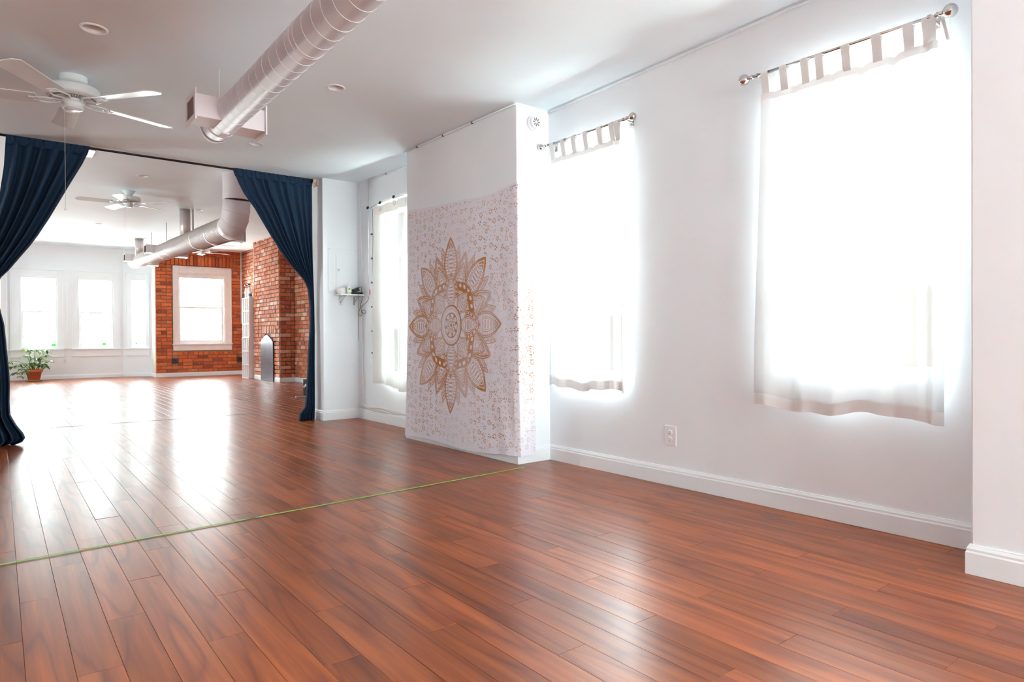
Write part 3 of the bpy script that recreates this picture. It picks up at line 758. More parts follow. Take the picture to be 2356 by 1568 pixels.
def flowers(a, b):
    """Scattered little ring flowers, dots and curls of the border."""
    S = .125; gi = np.floor(a/S); gj = np.floor(b/S+.5*(np.mod(gi, 2))); u = a/S-gi-.5; v = b/S+.5*np.mod(gi, 2)-gj-.5
    h_ = np.mod(np.sin(gi*12.9+gj*78.2)*4375.5, 1.0); u = u*S+.012*np.sin(h_*31); v = v*S+.014*np.cos(h_*57); ra_ = np.floor(h_*4)*1.571+.3*np.sin(h_*20); u, v = u*np.cos(ra_)-v*np.sin(ra_), u*np.sin(ra_)+v*np.cos(ra_)
    def ring(cx, cy, R0, n, dr, ph=0):
        x, y = u-cx, v-cy; rr = np.hypot(x, y); an = np.arctan2(y, x); return (np.abs(rr-R0) < dr) & (np.cos(n*an+ph) > .1)
    k = ring(.030, .028, .0145, 7, .0062)
    k |= ring(-.034, -.030, .0125, 6, .0055, 1.)
    k |= ring(-.030, .036, .012, 3, .0045, 2.)
    k |= (np.abs(np.hypot(u+.008, v-.006)-.022) < .0017) & (np.arctan2(v-.006, u+.008) > .3) & (np.arctan2(v-.006, u+.008) < 2.9)
    k |= (np.abs(np.hypot(u-.040, v+.030)-.014) < .0016) & (np.arctan2(v+.030, u-.040) > -2.6) & (np.arctan2(v+.030, u-.040) < .4)
    for cx, cy, rr in ((.0, -.045, .0042), (.052, -.004, .0042), (-.052, .006, .0036), (.012, -.018, .0036), (.040, -.052, .003)): k |= np.hypot(u-cx, v-cy) < rr
    return k.astype(float)
NU, NVV = 440, 640
S = np.linspace(0, 1, NU+1); V = np.linspace(0, 1, NVV+1); SS, VV = np.meshgrid(S, V)
LF_, LR_ = 1.545, .136                     # run along the chimney face, then round its corner
run = SS*(LF_+LR_)
ftop = 1.925-.035*np.clip(run/LF_, 0, 1); sag = -.030*np.sin(np.clip(run/LF_, 0, 1)*PI)
ztop = np.where(run <= LF_, ftop+sag+.0, 1.89-(run-LF_)/LR_*.13)
ztop = np.where(run < LF_, ztop-.02*np.sin(np.clip((run-.9)/.6, 0, 1)*PI), ztop)
zbot = .022+.022*np.clip(run/LF_, 0, 1)+.012*np.sin(run*5)
Z_ = ztop+(zbot-ztop)*VV
bow = .055*np.sin(VV*PI*.5)**2*np.clip(1-run/.5, 0, 1)
wr = .0022*np.sin(run*13+VV*4)+.0014*np.sin(run*37-VV*9+1)+.0035*np.sin(VV*34+np.sin(run*4)*3)*np.exp(-((VV-.06)/.09)**2)+.005*np.sin((run*1.2-VV*.7)*26)*np.clip((run-.9)/.6, 0, 1)*VV
billow = .012+.020*VV**3+.008*np.sin(run/LF_*PI)
Yf = CHY1-.055+bow*0+.06*VV**1.5*np.clip(1-run/.4, 0, 1)-run*(CHY1-.055-(CHY0-.014))/LF_
X_ = np.where(run <= LF_, CHX-billow-wr, CHX-.012+(run-LF_))
Y_ = np.where(run <= LF_, Yf, CHY0-.014-.004*np.sin((run-LF_)*60)-.018*VV**3-.004)
rc = np.clip((LF_-run)/.03, 0, 1); X_ = np.where((run <= LF_) & (rc < 1), X_*rc+(CHX-.012)*(1-rc), X_)
co = np.stack([X_, Y_, Z_], -1).reshape(-1, 3)
idx = np.arange((NU+1)*(NVV+1)).reshape(NVV+1, NU+1)
q = np.stack([idx[:-1, :-1], idx[1:, :-1], idx[1:, 1:], idx[:-1, 1:]], -1).reshape(-1, 4)
me = bpy.data.meshes.new('wall_hanging'); me.vertices.add(len(co)); me.vertices.foreach_set('co', co.astype(np.float32).ravel())
me.loops.add(q.size); me.loops.foreach_set('vertex_index', q.astype(np.int32).ravel()); me.polygons.add(len(q))
me.polygons.foreach_set('loop_start', np.arange(0, q.size, 4, dtype=np.int32)); me.polygons.foreach_set('use_smooth', np.ones(len(q), bool)); me.update(calc_edges=True)
yc_, zc_ = at(1038, 748, 0, CHX-.02).y, at(1038, 748, 0, CHX-.02).z
runc = (CHY1-.055-yc_)*LF_/(CHY1-.055-(CHY0-.014))
A_ = run-runc; B_ = Z_-zc_
rr = np.hypot(A_, B_); th_ = np.arctan2(B_, A_)
lim = .60+.085*np.cos(8*th_)
ink = mandala(A_, B_*1.0); fl_ = flowers(A_+.01*np.sin(B_*9), B_)
fade = np.clip(.75+.5*np.sin(A_*7+1)*np.sin(B_*5+2), .45, 1)
ink = np.where((rr > lim) & (ink < .05), fl_*fade, ink*np.clip(.86+.25*np.sin(A_*9)*np.sin(B_*6+1), .7, 1))
edge = (VV > .985) | (VV < .008); ink = np.where(edge, 0, ink)
base_c = np.array(s2l((232, 231, 240))); gold = np.array(s2l((188, 130, 76)))
col = base_c*(1-ink[..., None])+gold*ink[..., None]; col = np.concatenate([col, np.ones(ink.shape+(1,))], -1)
ca = me.color_attributes.new('print', 'FLOAT_COLOR', 'POINT'); ca.data.foreach_set('color', col.astype(np.float32).reshape(-1))
m_, t, p = mat('printed_cotton'); vc = N(t, 'ShaderNodeVertexColor', layer_name='print'); t.links.new(vc.outputs[0], p.inputs['Base Color']); p.inputs['Roughness'].default_value = .9; p.inputs['Specular IOR Level'].default_value = .1
me.materials.append(m_)
o = bpy.data.objects.new('wall_hanging', me); C.objects.link(o)
tag(o, 'white cotton wall hanging printed with a gold mandala on the chimney breast', 'tapestry')

# ------------------------------------------------------------------ navy curtains on a bronze rod
RY = 6.70
ra, rb = at(-400, 250, 1, RY), at(716, 415, 1, RY); za = at(225, 344, 1, RY).z
t = thing('navy_curtain_rod', (1.0, RY, 2.5), 'long thin dark bronze rod carrying the navy curtains', 'curtain rod')
MB().tube([(-1.3, RY, 2.512), (1.0, RY, za+.002), (PAX-.03, RY, rb.z)], .0105, 12).build('rod', M['rod'], t)
MB().lathe([(0, 0), (.022, .0), (.030, .006), (.036, .012), (.036, .018), (0, .018)], (PAX-.066, RY, rb.z), 24, (1, 0, 0)).build('flange', M['rod'], t)
MB().lathe([(0, 0), (.040, 0), (.040, .034), (0, .034)], (PAX-.046, RY, rb.z+.006), 26, (1, 0, 0)).build('flange_pad', M['whiteplastic'], t)
MB().box(PAX-.012, RY-.06, rb.z-.055, PAX+.0, RY+.06, rb.z+.055).build('wood_block', M['woodblock'], t, bevel=.002)

def interp(ks, z):
    if z >= ks[0][0]: return ks[0][1]
    for (a, xa), (b, xb) in zip(ks, ks[1:]):
        if z >= b: k = (a-z)/(a-b); return xa+(xb-xa)*k
    return ks[-1][1]
def keys(pts):
    return sorted([(at(px, py, 1, RY).z, at(px, py, 1, RY).x) for px, py in pts], reverse=True)
def navy(name, L, Rr, n_fold, label, side, seed, amps):
    rn = random.Random(seed); kl, kr = keys(L), keys(Rr); zt = 2.520; n = n_fold
    ph = [rn.uniform(0, 6.3) for _ in range(6)]
    def fold(u, k): 
        p_ = u+.018*math.sin(u*9+ph[0])+.012*math.sin(u*23+ph[1]); return math.sin(p_*n*2*PI+ph[2])+.18*math.sin(p_*n*3.1*PI+ph[3])
    def P(u, v):
        # both edges follow the traced outline; the free edge is reached along a slanting line so folds fan out
        z = zt*(1-v)+.0012*v
        xl, xr = interp(kl, z), interp(kr, z); w_ = xr-xl
        amp = interp(amps, z)
        uu = u+0.0*v
        x = xl+w_*uu; y = RY+amp*fold(u, v)*(.55+.45*math.sin(PI*min(1, max(0, u))))
        if z > 2.44: y = RY+(.013+.012*abs(fold(u, v)))*(1 if math.sin(u*n*2*PI+ph[2]) > 0 else -1); 
        return (x, y, z)
    o = thing(name, (interp(kl, 1.2), RY, 0), label, 'curtain', 'navy curtains')
    MB().grid(lambda u, v: P(u, .026+.974*v), 260, 110).build('drape', M['navy'], o, solid=.002)
    def H(u, v):
        z = 2.522-.012*abs(math.sin(u*n*PI+1))*(1-v)-.086*v; x = interp(kl, z)+(interp(kr, z)-interp(kl, z))*u
        y = RY-.014-.006*math.sin(u*n*2*PI+ph[2])-.003*math.sin(u*n*6*PI); return (x, y, z)
    def Hb(u, v):
        x, y, z = H(u, v); return (x, 2*RY-y, z)
    h = MB(); h.grid(H, 260, 6); h.grid(Hb, 260, 6); h.build('rod_pocket', M['navy'], o, solid=.0015)
    return o
RL = [(536, 388), (540, 400), (548, 420), (560, 444), (585, 479), (603, 510), (621, 540), (641, 572), (666, 607), (690, 634), (701, 647), (708, 663), (712, 690), (714, 708), (714, 750), (711, 786), (709, 830), (707, 870), (704, 916), (702, 936), (694, 945), (689, 951), (688, 964)]
RRt = [(717, 405), (718, 540), (719.5, 638), (721, 700), (722, 760), (722, 939), (721, 964)]
navy('navy_curtain', RL, RRt, 9, 'navy curtain swept right against the white wall stub, opening on brick', 1, 5, [(2.44, .018), (2.2, .022), (1.6, .032), (1.15, .040), (.6, .038), (.12, .050), (0, .060)])
LL = [(14, 306), (9, 380), (0, 440), (-18, 500), (-40, 560), (-62, 620), (-72, 660), (-70, 720), (-66, 800), (-62, 900), (-64, 960), (-70, 1025)]
LR = [(208, 335), (200, 356), (190, 376), (157, 429), (136, 464), (115, 499), (88, 540), (68, 566), (46, 591), (22, 619), (0, 640), (-6, 660), (-4, 690), (0, 709), (5, 728), (10, 747), (17, 815), (21, 850), (23, 884), (22, 925), (24, 955), (38, 978), (55, 998), (59, 1010), (46, 1020), (10, 1026)]
navy('navy_curtain', LL, LR, 6, 'navy curtain tied back at the left edge, hem spread on the floor', -1, 9, [(2.44, .03), (2.2, .05), (1.6, .055), (1.1, .045), (.6, .05), (.15, .07), (0, .09)])

# ------------------------------------------------------------------ ducts
def spiral_duct(name, pts_r, label, m_, seam_every, group=None, seam_m=None, org=None):
    t = thing(name, org or pts_r[0][0], label, 'duct', group)
    return t
# near duct
DX, DZ, DR, DY0 = 1.03, 2.105, .083, 3.94
d1 = at(716, 0, 1, 2.5); 
t = thing('ceiling_duct', (DX, DY0, DZ), 'white painted spiral duct under the near ceiling, square registers at its end', 'duct')
mb = MB(); n = 40; ys = np.arange(DY0+.20, -4.2, -.02); 
mb.tube([(DX, DY0+.20, DZ), (DX, -4.28, DZ)], DR, 48).build('pipe', M['duct'], t)
# helical lock seam as a raised ridge
sm = MB(); pitch = .098; pts = []
turns = int((DY0+.05+3.0)/pitch)
for i in range(turns*36):
    an = 2*PI*i/36; pts.append((DX+(DR+.0006)*math.sin(an), DY0+.05-pitch*i/36, DZ+(DR+.0006)*math.cos(an)))
sm.tube(pts, .0009, 5).build('lock_seam', M['trim'], t)
MB().lathe([(0, .0), (DR*.96, .0), (DR+.002, .004), (DR+.003, .012), (DR+.003, .022), (DR, .024)], (DX, DY0+.245, DZ), 48, (0, -1, 0)).build('end_cap', M['duct'], t)
MB().lathe([(DR, -.012), (DR+.004, -.008), (DR+.004, .008), (DR, .012)], (DX, DY0+.10, DZ), 48, (0, 1, 0)).build('joint_band', M['duct'], t)
MB().lathe([(DR, -.006), (DR+.0018, -.004), (DR+.0018, .004), (DR, .006)], (DX, 2.69, DZ), 48, (0, 1, 0)).build('joint_band', M['duct'], t)
MB().tube([(DX, 4.08, cz(4.08)), (DX, 4.08, DZ+DR-.002)], .003, 8).build('hanger_rod', M['beigecord'], t)
MB().tube([(DX, 1.0, cz(1.0)), (DX, 1.0, DZ+DR-.002)], .003, 8).build('hanger_rod', M['beigecord'], t)
def register(parent, side, x_face, y0, y1, z0, z1, xr, m_, m_dark, fl=.022):
    """Square take-off box from the duct to a flanged grille; side -1 faces -X, +1 faces +X."""
    b = MB(); b.box(xr, y0, z0, x_face, y1, z1); bo = b.build('register_box', m_, parent, bevel=.002)
    f = MB(); X1 = x_face+side*.008
    f.box(x_face, y0-fl, z1-.012, X1, y1+fl, z1+fl).box(x_face, y0-fl, z0-fl, X1, y1+fl, z0+.012).box(x_face, y0-fl, z0+.012, X1, y0+.012, z1-.012).box(x_face, y1-.012, z0+.012, X1, y1+fl, z1-.012)
    off = Vector(parent['_org']); fo = f.build('flange', m_, None, bevel=.0015); fo.parent = bo; fo.data.transform(Matrix.Translation(-off))
    g = MB(); g.box(x_face+side*.001, y0+.012, z0+.012, x_face+side*.003, y1-.012, z1-.012); go = g.build('grille', m_dark, None); go.parent = bo; go.data.transform(Matrix.Translation(-off))
    v_ = MB()
    k = 8
    for i in range(k):
        yy = y0+.016+(y1-y0-.032)*(i+.5)/k; v_.box(x_face+side*.002, yy-.0012, z0+.012, x_face+side*.007, yy+.0012, z1-.012)
    vo = v_.build('louver', m_dark, None); vo.parent = bo; vo.data.transform(Matrix.Translation(-off))
register(t, -1, DX-.19, 3.80, 3.98, DZ-.060, DZ+.062, DX-.05, M['duct'], M['greyslot'])
register(t, 1, DX+.19, 3.86, 4.04, DZ-.060, DZ+.062, DX+.05, M['duct'], M['greyslot'])
MB().box(DX-.02, 3.95, DZ-DR-.004, DX+.02, 4.03, DZ-DR+.004).build('damper_plate', M['duct'], t, bevel=.001)

# far duct: vertical drop, elbow, long ribbed run towards the bay
EX, EY, EZ, ER = 2.30, 8.42, 2.235, .158
t = thing('far_duct', (EX, EY, EZ), 'long ribbed metal duct in the far room, dropping from the ceiling by an elbow', 'duct')
MB().tube([(EX, EY-.06, cz2(8)), (EX, EY-.06, EZ+.298)], ER+.0005, 40, False).build('drop_pipe', M['duct'], t)
ep = []
for i in range(0, 5):
    an = PI/2*i/4; ep.append((EX, EY-.06+.30*(1-math.cos(an)), EZ+.30-.30*math.sin(an)))
el = MB(); 
el.tube(ep, ER, 40); el.build('elbow', M['duct'], t)
for i in range(0, 5):
    an = PI/2*i/4; c_ = Vector(ep[i]); ax = Vector((0, math.sin(an), -math.cos(an)))
    MB().lathe([(ER, -.006), (ER+.004, -.003), (ER+.004, .003), (ER, .006)], c_, 40, ax).build('gore_seam', M['duct'], t)
y_a, y_b = EY+.24, 15.95; z_a, z_b = EZ, 2.485; r_a, r_b = .150, .128
def dz(y): return z_a+(z_b-z_a)*(y-y_a)/(y_b-y_a)
def dr(y):
    return .152 if y < 10.2 else (.146 if y < 12.0 else (.138 if y < 14.0 else .130))
pts, rs = [], []; y = y_a
while y < y_b:
    pts += [(EX-.0*(y-y_a), y, dz(y)), (EX, y+.052, dz(y+.052)), (EX, y+.060, dz(y+.06)), (EX, y+.068, dz(y+.068))]
    r = dr(y); rs += [r, r, r+.006, r]; y += .078
MB().tube(pts, rs, 36, True).build('ribbed_pipe', M['steel'], t)
for yy in (9.35, 10.2, 12.0, 12.65, 14.0, 15.2, 15.6): MB().lathe([(dr(yy)-.004, -.02), (dr(yy-.1)+.006, -.014), (dr(yy-.1)+.006, .014), (dr(yy)-.004, .02)], (EX, yy, dz(yy)), 36, (0, 1, .03)).build('joint_band', M['steel'], t)
for xx, yy, r in ((2.30, 11.16, .075), (2.27, 15.17, .078)):
    MB().tube([(xx, yy, cz2(yy)), (xx, yy, dz(yy)+.05)], r, 28).build('riser_pipe', M['steel'], t)
for yy in (12.60, 14.03): MB().tube([(EX, yy, cz2(yy)), (EX, yy, dz(yy)+.1)], .004, 8).build('hanger_rod', M['cord'], t)
MB().box(2.385, 11.06, dz(11.1)+.13, 2.405, 11.10, cz2(11)-.002).build('strap', M['steel'], t, bevel=.001)
for yy, s_ in ((13.05, -1), (15.45, -1), (9.0, 1), (12.3, 1), (14.9, 1)):
    z = dz(yy); register(t, s_, EX+s_*.25, yy-.09, yy+.09, z-.02 if s_ < 0 else z-.12, z+.12 if s_ < 0 else z-.01, EX+s_*.08, M['steel'], M['darkgrille'], .012)

# ------------------------------------------------------------------ ceiling fans
def fan(loc, label, flush, rot, chain_len, nbl=5, reach=.60, hs=1.0):
    x, y, zc_ = loc
    t = thing('ceiling_fan', (x, y, zc_), label, 'ceiling fan', 'white ceiling fans')
    c_ = Vector((x, y, 0)); h = .028 if flush else .075
    if flush: prof = [(0, -.048), (.055, -.046), (.068, -.040), (.074, -.026), (.074, -.002), (.074, 0)]
    else: prof = [(0, -.078), (.040, -.078), (.042, -.072), (.050, -.045), (.072, -.012), (.080, -.004), (.080, 0)]
    MB().lathe(prof, (x, y, zc_), 36).build('canopy', M['fan'], t)
    zt = zc_-(.066 if flush else .082)
    MB().tube([(x, y, zc_-.02), (x, y, zt-.01)], .03, 16).build('neck', M['fan'], t)
    MB().lathe([(0, -.074), (.10, -.074), (.112, -.070), (.128, -.062), (.141, -.058), (.143, -.045), (.143, -.014), (.136, -.003), (.120, 0), (.03, .004), (0, .004)], (x, y, zt), 48).build('motor_housing', M['fan'], t)
    MB().lathe([(.060, -.0765), (.112, -.073), (.118, -.070), (.112, -.069), (.060, -.069), (.060, -.0765)], (x, y, zt), 48).build('vent_ring', M['greyslot'], t)
    v_ = MB()
    for k in range(48):
        an = 2*PI*k/48; d_ = Vector((math.cos(an), math.sin(an), 0)); s_ = Vector((-d_.y, d_.x, 0))
        v_.obox(Vector((x, y, zt-.0765))+d_*.087, d_*.024, s_*.0018, Vector((0, 0, .0022)))
    o = v_.build('vent_rib', M['fan'], t); o['kind'] = 'stuff'
    MB().lathe([(0, -.132), (.030, -.134), (.046, -.130), (.051, -.122), (.051, -.118), (.048, -.115), (.048, -.090), (.062, -.088), (.064, -.080), (.060, -.074), (0, -.074)], (x, y, zt), 36).build('switch_housing', M['fan'], t)
    MB().lathe([(0, -.1345), (.034, -.1345), (.034, -.1325), (0, -.1325)], (x, y, zt), 28).build('cap_disc', M['whiteplastic'], t)
    zb = zt-.083
    for k in range(nbl):
        an = rot+2*PI*k/nbl; d_ = Vector((math.cos(an), math.sin(an), 0)); s_ = Vector((-d_.y, d_.x, 0)); tw = Vector((0, 0, 1))*.20
        O = Vector((x, y, zb))
        ir = MB()
        for sg in (-1, 1):
            ps = [O+d_*.060+s_*sg*.010, O+d_*.095+s_*sg*.032-Vector((0, 0, .004)), O+d_*.135+s_*sg*.045-Vector((0, 0, .006)), O+d_*.175+s_*sg*.036-Vector((0, 0, .006)), O+d_*.205+s_*sg*.012-Vector((0, 0, .005))]
            ir.tube(ps, .0048, 8)
        ir.obox(O+d_*.20-Vector((0, 0, .005)), d_*.022, s_*.030, Vector((0, 0, .0025)))
        iro = ir.build('blade_iron', M['fan'], t)
        bl_ = MB(); nn = 14; top, bot = [], []
        sv = (s_+Vector((0, 0, .19))).normalized()
        outl = []
        for i in range(nn+1):
            f = i/nn; hw = .052+.014*f; 
            if f > .93: hw *= math.sqrt(max(0, 1-((f-.93)/.08)**2))
            outl.append((.185+(reach-.185)*f, hw))
        poly = [O+d_*a+sv*b-Vector((0, 0, .001)) for a, b in outl]+[O+d_*a-sv*b-Vector((0, 0, .001)) for a, b in reversed(outl)]
        bl_.prism(poly, Vector((0, 0, .005))); bl_.build('blade', M['fan'], t)
    pc = MB(); a = Vector((x-.048, y-.018, zt-.115)); b = Vector((a.x, a.y, zt-.115-chain_len)); pc.tube([a, b], .0011, 6); pc.build('pull_chain', M['beigecord'], t)
    MB().lathe([(0, -.012), (.005, -.010), (.006, -.003), (.003, .004), (0, .006)], b, 12).build('pull_knob', M['whiteplastic'], t)
    return t
fan((.372, 4.76, cz(4.76)), 'nearest white ceiling fan, flush to the ceiling, above the left navy curtain', True, .35, .62)
fan((1.405, 10.2, cz2(10.2)), 'white ceiling fan in the far room left of the ribbed duct', False, -.66, .78)
fan((3.50, 15.3, cz2(15.3)), 'white ceiling fan half hidden behind the ribbed duct, by the brick end wall', False, .2, .30)

# ------------------------------------------------------------------ recessed lights
CANS = []
def can(loc, label, r=.060, deep=.05):
    x, y, z = loc; CANS.append((x, y, z, r*.82))
    t = thing('recessed_light', (x, y, z), label, 'ceiling light', 'white recessed ceiling lights')
    MB().lathe([(r*.80, -.001), (r*.86, -.006), (r*.95, -.006), (r, -.003), (r, .0)], (x, y, z), 40).build('trim_ring', M['whiteplastic'], t)
    MB().lathe([(r*.80, -.001), (r*.76, .018), (r*.70, .045), (r*.60, .075), (r*.60, .077), (r*.72, .046), (r*.82, .001)], (x, y, z), 40).build('reflector', M['whiteplastic'], t)
    MB().lathe([(0, .052), (r*.30, .053), (r*.48, .060), (r*.55, .072), (0, .076)], (x, y, z), 32).build('bulb_face', M['lampface'], t)
    return t
can((.394, 3.93, cz(3.93)), 'recessed light nearest the camera, top left of the ceiling', .064)
can((1.687, 3.937, cz(3.937)), 'recessed light right of the white spiral duct', .055)
can((1.70, 5.60, cz(5.60)), 'small recessed light beyond the end of the white duct', .055)
can((1.411, 9.14, cz2(9.14)), 'recessed light just beyond the navy curtain rod')
can((1.393, 13.43, cz2(13.43)), 'recessed light beyond the second ceiling fan')
can((1.385, 15.43, cz2(15.43)), 'farthest recessed light, in front of the bay')
can((2.47, 11.05, cz2(11.05)), 'recessed light beside the first riser of the ribbed duct')

# openings for the lights are cut into the two ceilings
for nm, far in (('ceiling', False), ('ceiling_far', True)):
    ob = bpy.data.objects[nm]; cut = MB()
    for (x, y, z, r) in CANS:
        if (y > 6.6) == far: cut.lathe([(0, -.03), (r, -.03), (r, .085), (0, .085)], (x, y, z), 40, smooth=False)
    co_ = cut.build('cutter', None); md = ob.modifiers.new('cut', 'BOOLEAN'); md.object = co_; md.operation = 'DIFFERENCE'; md.solver = 'EXACT'
    dg = bpy.context.evaluated_depsgraph_get(); nm_ = bpy.data.meshes.new_from_object(ob.evaluated_get(dg)); ob.modifiers.clear()
    if len(nm_.polygons) > 10: ob.data = nm_
    bpy.data.objects.remove(co_)

# ceiling register behind the left curtain
t = thing('ceiling_register', (.66, 8.35, cz2(8.35)), 'white slotted ceiling register peeking out beside the left navy curtain', 'vent')
z = cz2(8.35)
MB().box(.50, 8.19, z-.008, .83, 8.52, z+.004).build('plate', M['whiteplastic'], t, bevel=.002)
s_ = MB()
for i in range(2):
    for k in range(6): s_.box(.60+k*.031, 8.24+i*.125, z-.0095, .618+k*.031, 8.335+i*.125, z-.0075)
s_.build('slot', M['darkgrille'], t)['kind'] = 'stuff'

# ------------------------------------------------------------------ chimney breast fittings
t = thing('fire_alarm', (2.883, CHY0, 2.308), 'round white fire alarm sounder high on the side of the chimney breast', 'alarm')
MB().lathe([(0, 0), (.050, 0), (.050, .018), (.046, .020), (0, .020)], (2.883, CHY0, 2.308), 36, (0, -1, 0)).build('backplate', M['whiteplastic'], t)
MB().lathe([(0, .020), (.041, .020), (.041, .038), (.037, .043), (.030, .044), (0, .040)], (2.883, CHY0, 2.308), 36, (0, -1, 0)).build('horn_face', M['whiteplastic'], t)
s_ = MB()
for k in range(8):
    an = PI/4*k; d_ = Vector((math.cos(an), 0, math.sin(an))); s2 = Vector((-d_.z, 0, d_.x)); s_.obox(Vector((2.883, CHY0-.0445, 2.308))+d_*.021, d_*.009, s2*.0035, Vector((0, .0012, 0)))
s_.build('vent_slot', M['greyslot'], t)
# wiring conduits at the ceiling edge
def conduit(name, pts, r, label, clips=(), cl_r=None, group='white surface wiring at the ceiling edge'):
    t = thing(name, pts[0], label, 'conduit', group)
    MB().tube(pts, r, 10).build('tube', M['trim'], t)
    for c_ in clips: MB().lathe([(0, -.007), (r+.003, -.006), (r+.003, .006), (0, .007)], c_, 12, (0, 1, 0)).build('clip', M['cord'] if cl_r else M['trim'], t)
    return t
yl = np.linspace(PIY+.01, CHY0-.01, 8)
conduit('wiring_conduit', [(WX-.009, y, cz(y)-.016) for y in yl], .0065, 'white conduit along the ceiling above the two nearest curtains', [(WX-.009, 1.93, cz(1.93)-.016), (WX-.009, 2.55, cz(2.55)-.016), (WX-.009, 2.9, cz(2.9)-.016)])
conduit('wiring_conduit', [(CHX-.009, y, cz(y)-.013) for y in np.linspace(CHY0, CHY1+.03, 6)], .006, 'white conduit along the ceiling above the mandala hanging', [(CHX-.010, y, cz(y)-.014) for y in (3.95, 4.35, 4.75)], 1)
conduit('wiring_conduit', [(WX-.009, y, cz(y)-.013) for y in np.linspace(CHY1+.0, 6.26, 6)], .005, 'white conduit along the ceiling above the cream curtain', [(WX-.010, y, cz(y)-.013) for y in (5.35, 5.85)], 1)
conduit('wiring_conduit', [(WX-.007, 6.262, 2.485), (WX-.007, 6.262, 1.34)], .0055, 'white vertical conduit down the window wall to the small shelf')
conduit('wiring_conduit', [(WX-.006, 6.47, 2.50), (WX-.008, 6.45, 2.1), (WX-.008, 6.40, 1.34)], .0045, 'thin white cable in the corner beside the electrical panel')
conduit('wiring_conduit', [(WX-.007, 6.44, 1.29), (WX-.007, 6.42, .16), (WX-.012, 6.30, .125)], .0045, 'thin white cable running down below the small shelf')
cb = thing('cable_bundle', (WX-.02, 6.0, .12), 'bundle of pale cables lying along the baseboard under the cream curtain', 'cables')
for k in range(4):
    MB().tube([(WX-.012-.006*(k % 2), y, .112+.008*k+.010*math.sin(y*6+k*1.3)) for y in np.linspace(6.50, 4.97, 36)], .0042, 7).build('cable', M['beigecord'], cb)
MB().tube([(WX-.03, 5.02, .10), (WX-.05, 4.99, .07), (WX-.05, 4.975, .03), (WX-.03, 4.97, .012)], .003, 7).build('black_cable', M['cord'], cb)

def outlet(c_, nrm, label, w_=.070, h_=.114, pm=None, rm=None, group=None):
    """Duplex outlet: bevelled plate, two receptacles with slots."""
    pm = pm or M['whiteplastic']; n = Vector(nrm); u = Vector((-n.y, n.x, 0)); Z = Vector((0, 0, 1)); c_ = Vector(c_)
    t = thing('outlet', c_, label, 'outlet', group)
    p_ = MB(); p_.obox(c_+n*.003, u*(w_/2), n*.003, Z*(h_/2)); p_.build('plate', pm, t, bevel=.0025)
    for s_ in (-1, 1):
        q = c_+Z*(s_*.0195)+n*.006
        r_ = MB(); r_.lathe([(0, 0), (.0155, 0), (.0145, .0022), (0, .0022)], q, 20, n); ro = r_.build('receptacle', rm or pm, t)
        sl = MB(); sl.obox(q+n*.0024-u*.006+Z*.004, u*.0011, n*.0006, Z*.004).obox(q+n*.0024+u*.006+Z*.004, u*.0011, n*.0006, Z*.003).lathe([(0, 0), (.0022, 0), (.0022, .0006), (0, .0006)], q+n*.0022-Z*.007, 10, n)
        so = sl.build('slot', M['greyslot'] if rm is None else M['black'], None); so.parent = ro; so.data.transform(Matrix.Translation(-Vector(t['_org'])))
    return t
outlet((WX, 2.400, .284), (-1, 0, 0), 'white outlet low on the wall between the two nearest curtains', .080, .114)
outlet((1.13, BY, .385), (0, -1, 0), 'white outlet under the bay windows, right of the potted plant')
outlet((3.130, FBY-.018, .352), (0, -1, 0), 'dark brown outlet low on the brick end wall under the window corner', .125, .118, M['brown'], M['brown'])
outlet((4.525, FBY-.018, .352), (0, -1, 0), 'dark brown outlet low on the brick end wall beside the white cube shelf', .11, .118, M['brown'], M['brown'])

# ------------------------------------------------------------------ electrical panel and shelf on the wall stub
t = thing('electrical_panel', (2.86, PAY0, 1.56), 'flush white electrical panel on the wall stub above the small shelf', 'electrical panel')
MB().box(2.700, PAY0-.006, 1.325, 3.018, PAY0, 1.795).build('cover_plate', M['trim'], t, bevel=.0015)
dr_ = MB().box(2.785, PAY0-.011, 1.372, 2.985, PAY0-.0055, 1.722).build('door', M['trim'], t, bevel=.0015)
la = MB().box(2.800, PAY0-.0145, 1.552, 2.822, PAY0-.0105, 1.578).build('latch', M['beigecord'], None, bevel=.001); la.parent = dr_; la.data.transform(Matrix.Translation(-Vector(t['_org'])))
for x, z in ((2.715, 1.78), (3.003, 1.775), (2.715, 1.34), (3.003, 1.34)): MB().lathe([(0, 0), (.004, 0), (.003, .0015), (0, .002)], (x, PAY0-.006, z), 12, (0, -1, 0)).build('screw', M['beigecord'], t)
SY = 6.37
t = thing('wall_shelf', (2.90, PAY0, 1.30), 'small white shelf on brackets under the electrical panel', 'shelf')
MB().box(2.765, SY, 1.294, 3.022, PAY0-.001, 1.306).build('board', M['trim'], t, bevel=.0015)
for x in (2.835, 2.985):
    MB().box(x-.007, PAY0-.006, 1.200, x+.007, PAY0, 1.294).box(x-.005, PAY0-.14, 1.284, x+.005, PAY0-.004, 1.293).prism([(x-.003, PAY0-.004, 1.215), (x-.003, PAY0-.115, 1.286), (x-.003, PAY0-.103, 1.288), (x-.003, PAY0-.004, 1.232)], (.006, 0, 0)).build('bracket', M['chrome'], t, bevel=.0008)
t = thing('round_jar', (2.802, 6.45, 1.306), 'round white ceramic jar at the left end of the small wall shelf', 'jar')
MB().lathe([(0, 0), (.026, 0), (.040, .016), (.045, .036), (.041, .058), (.030, .070), (.018, .073), (0, .073)], (2.802, 6.45, 1.306), 36).build('body', M['ceramic'], t)
MB().lathe([(0, .072), (.010, .072), (.010, .076), (0, .077)], (2.808, 6.44, 1.306), 16).build('lid_knob', M['woodblock'], t)
t = thing('pump_bottle', (2.886, 6.44, 1.306), 'small white pump bottle with green and yellow label on the wall shelf', 'bottle')
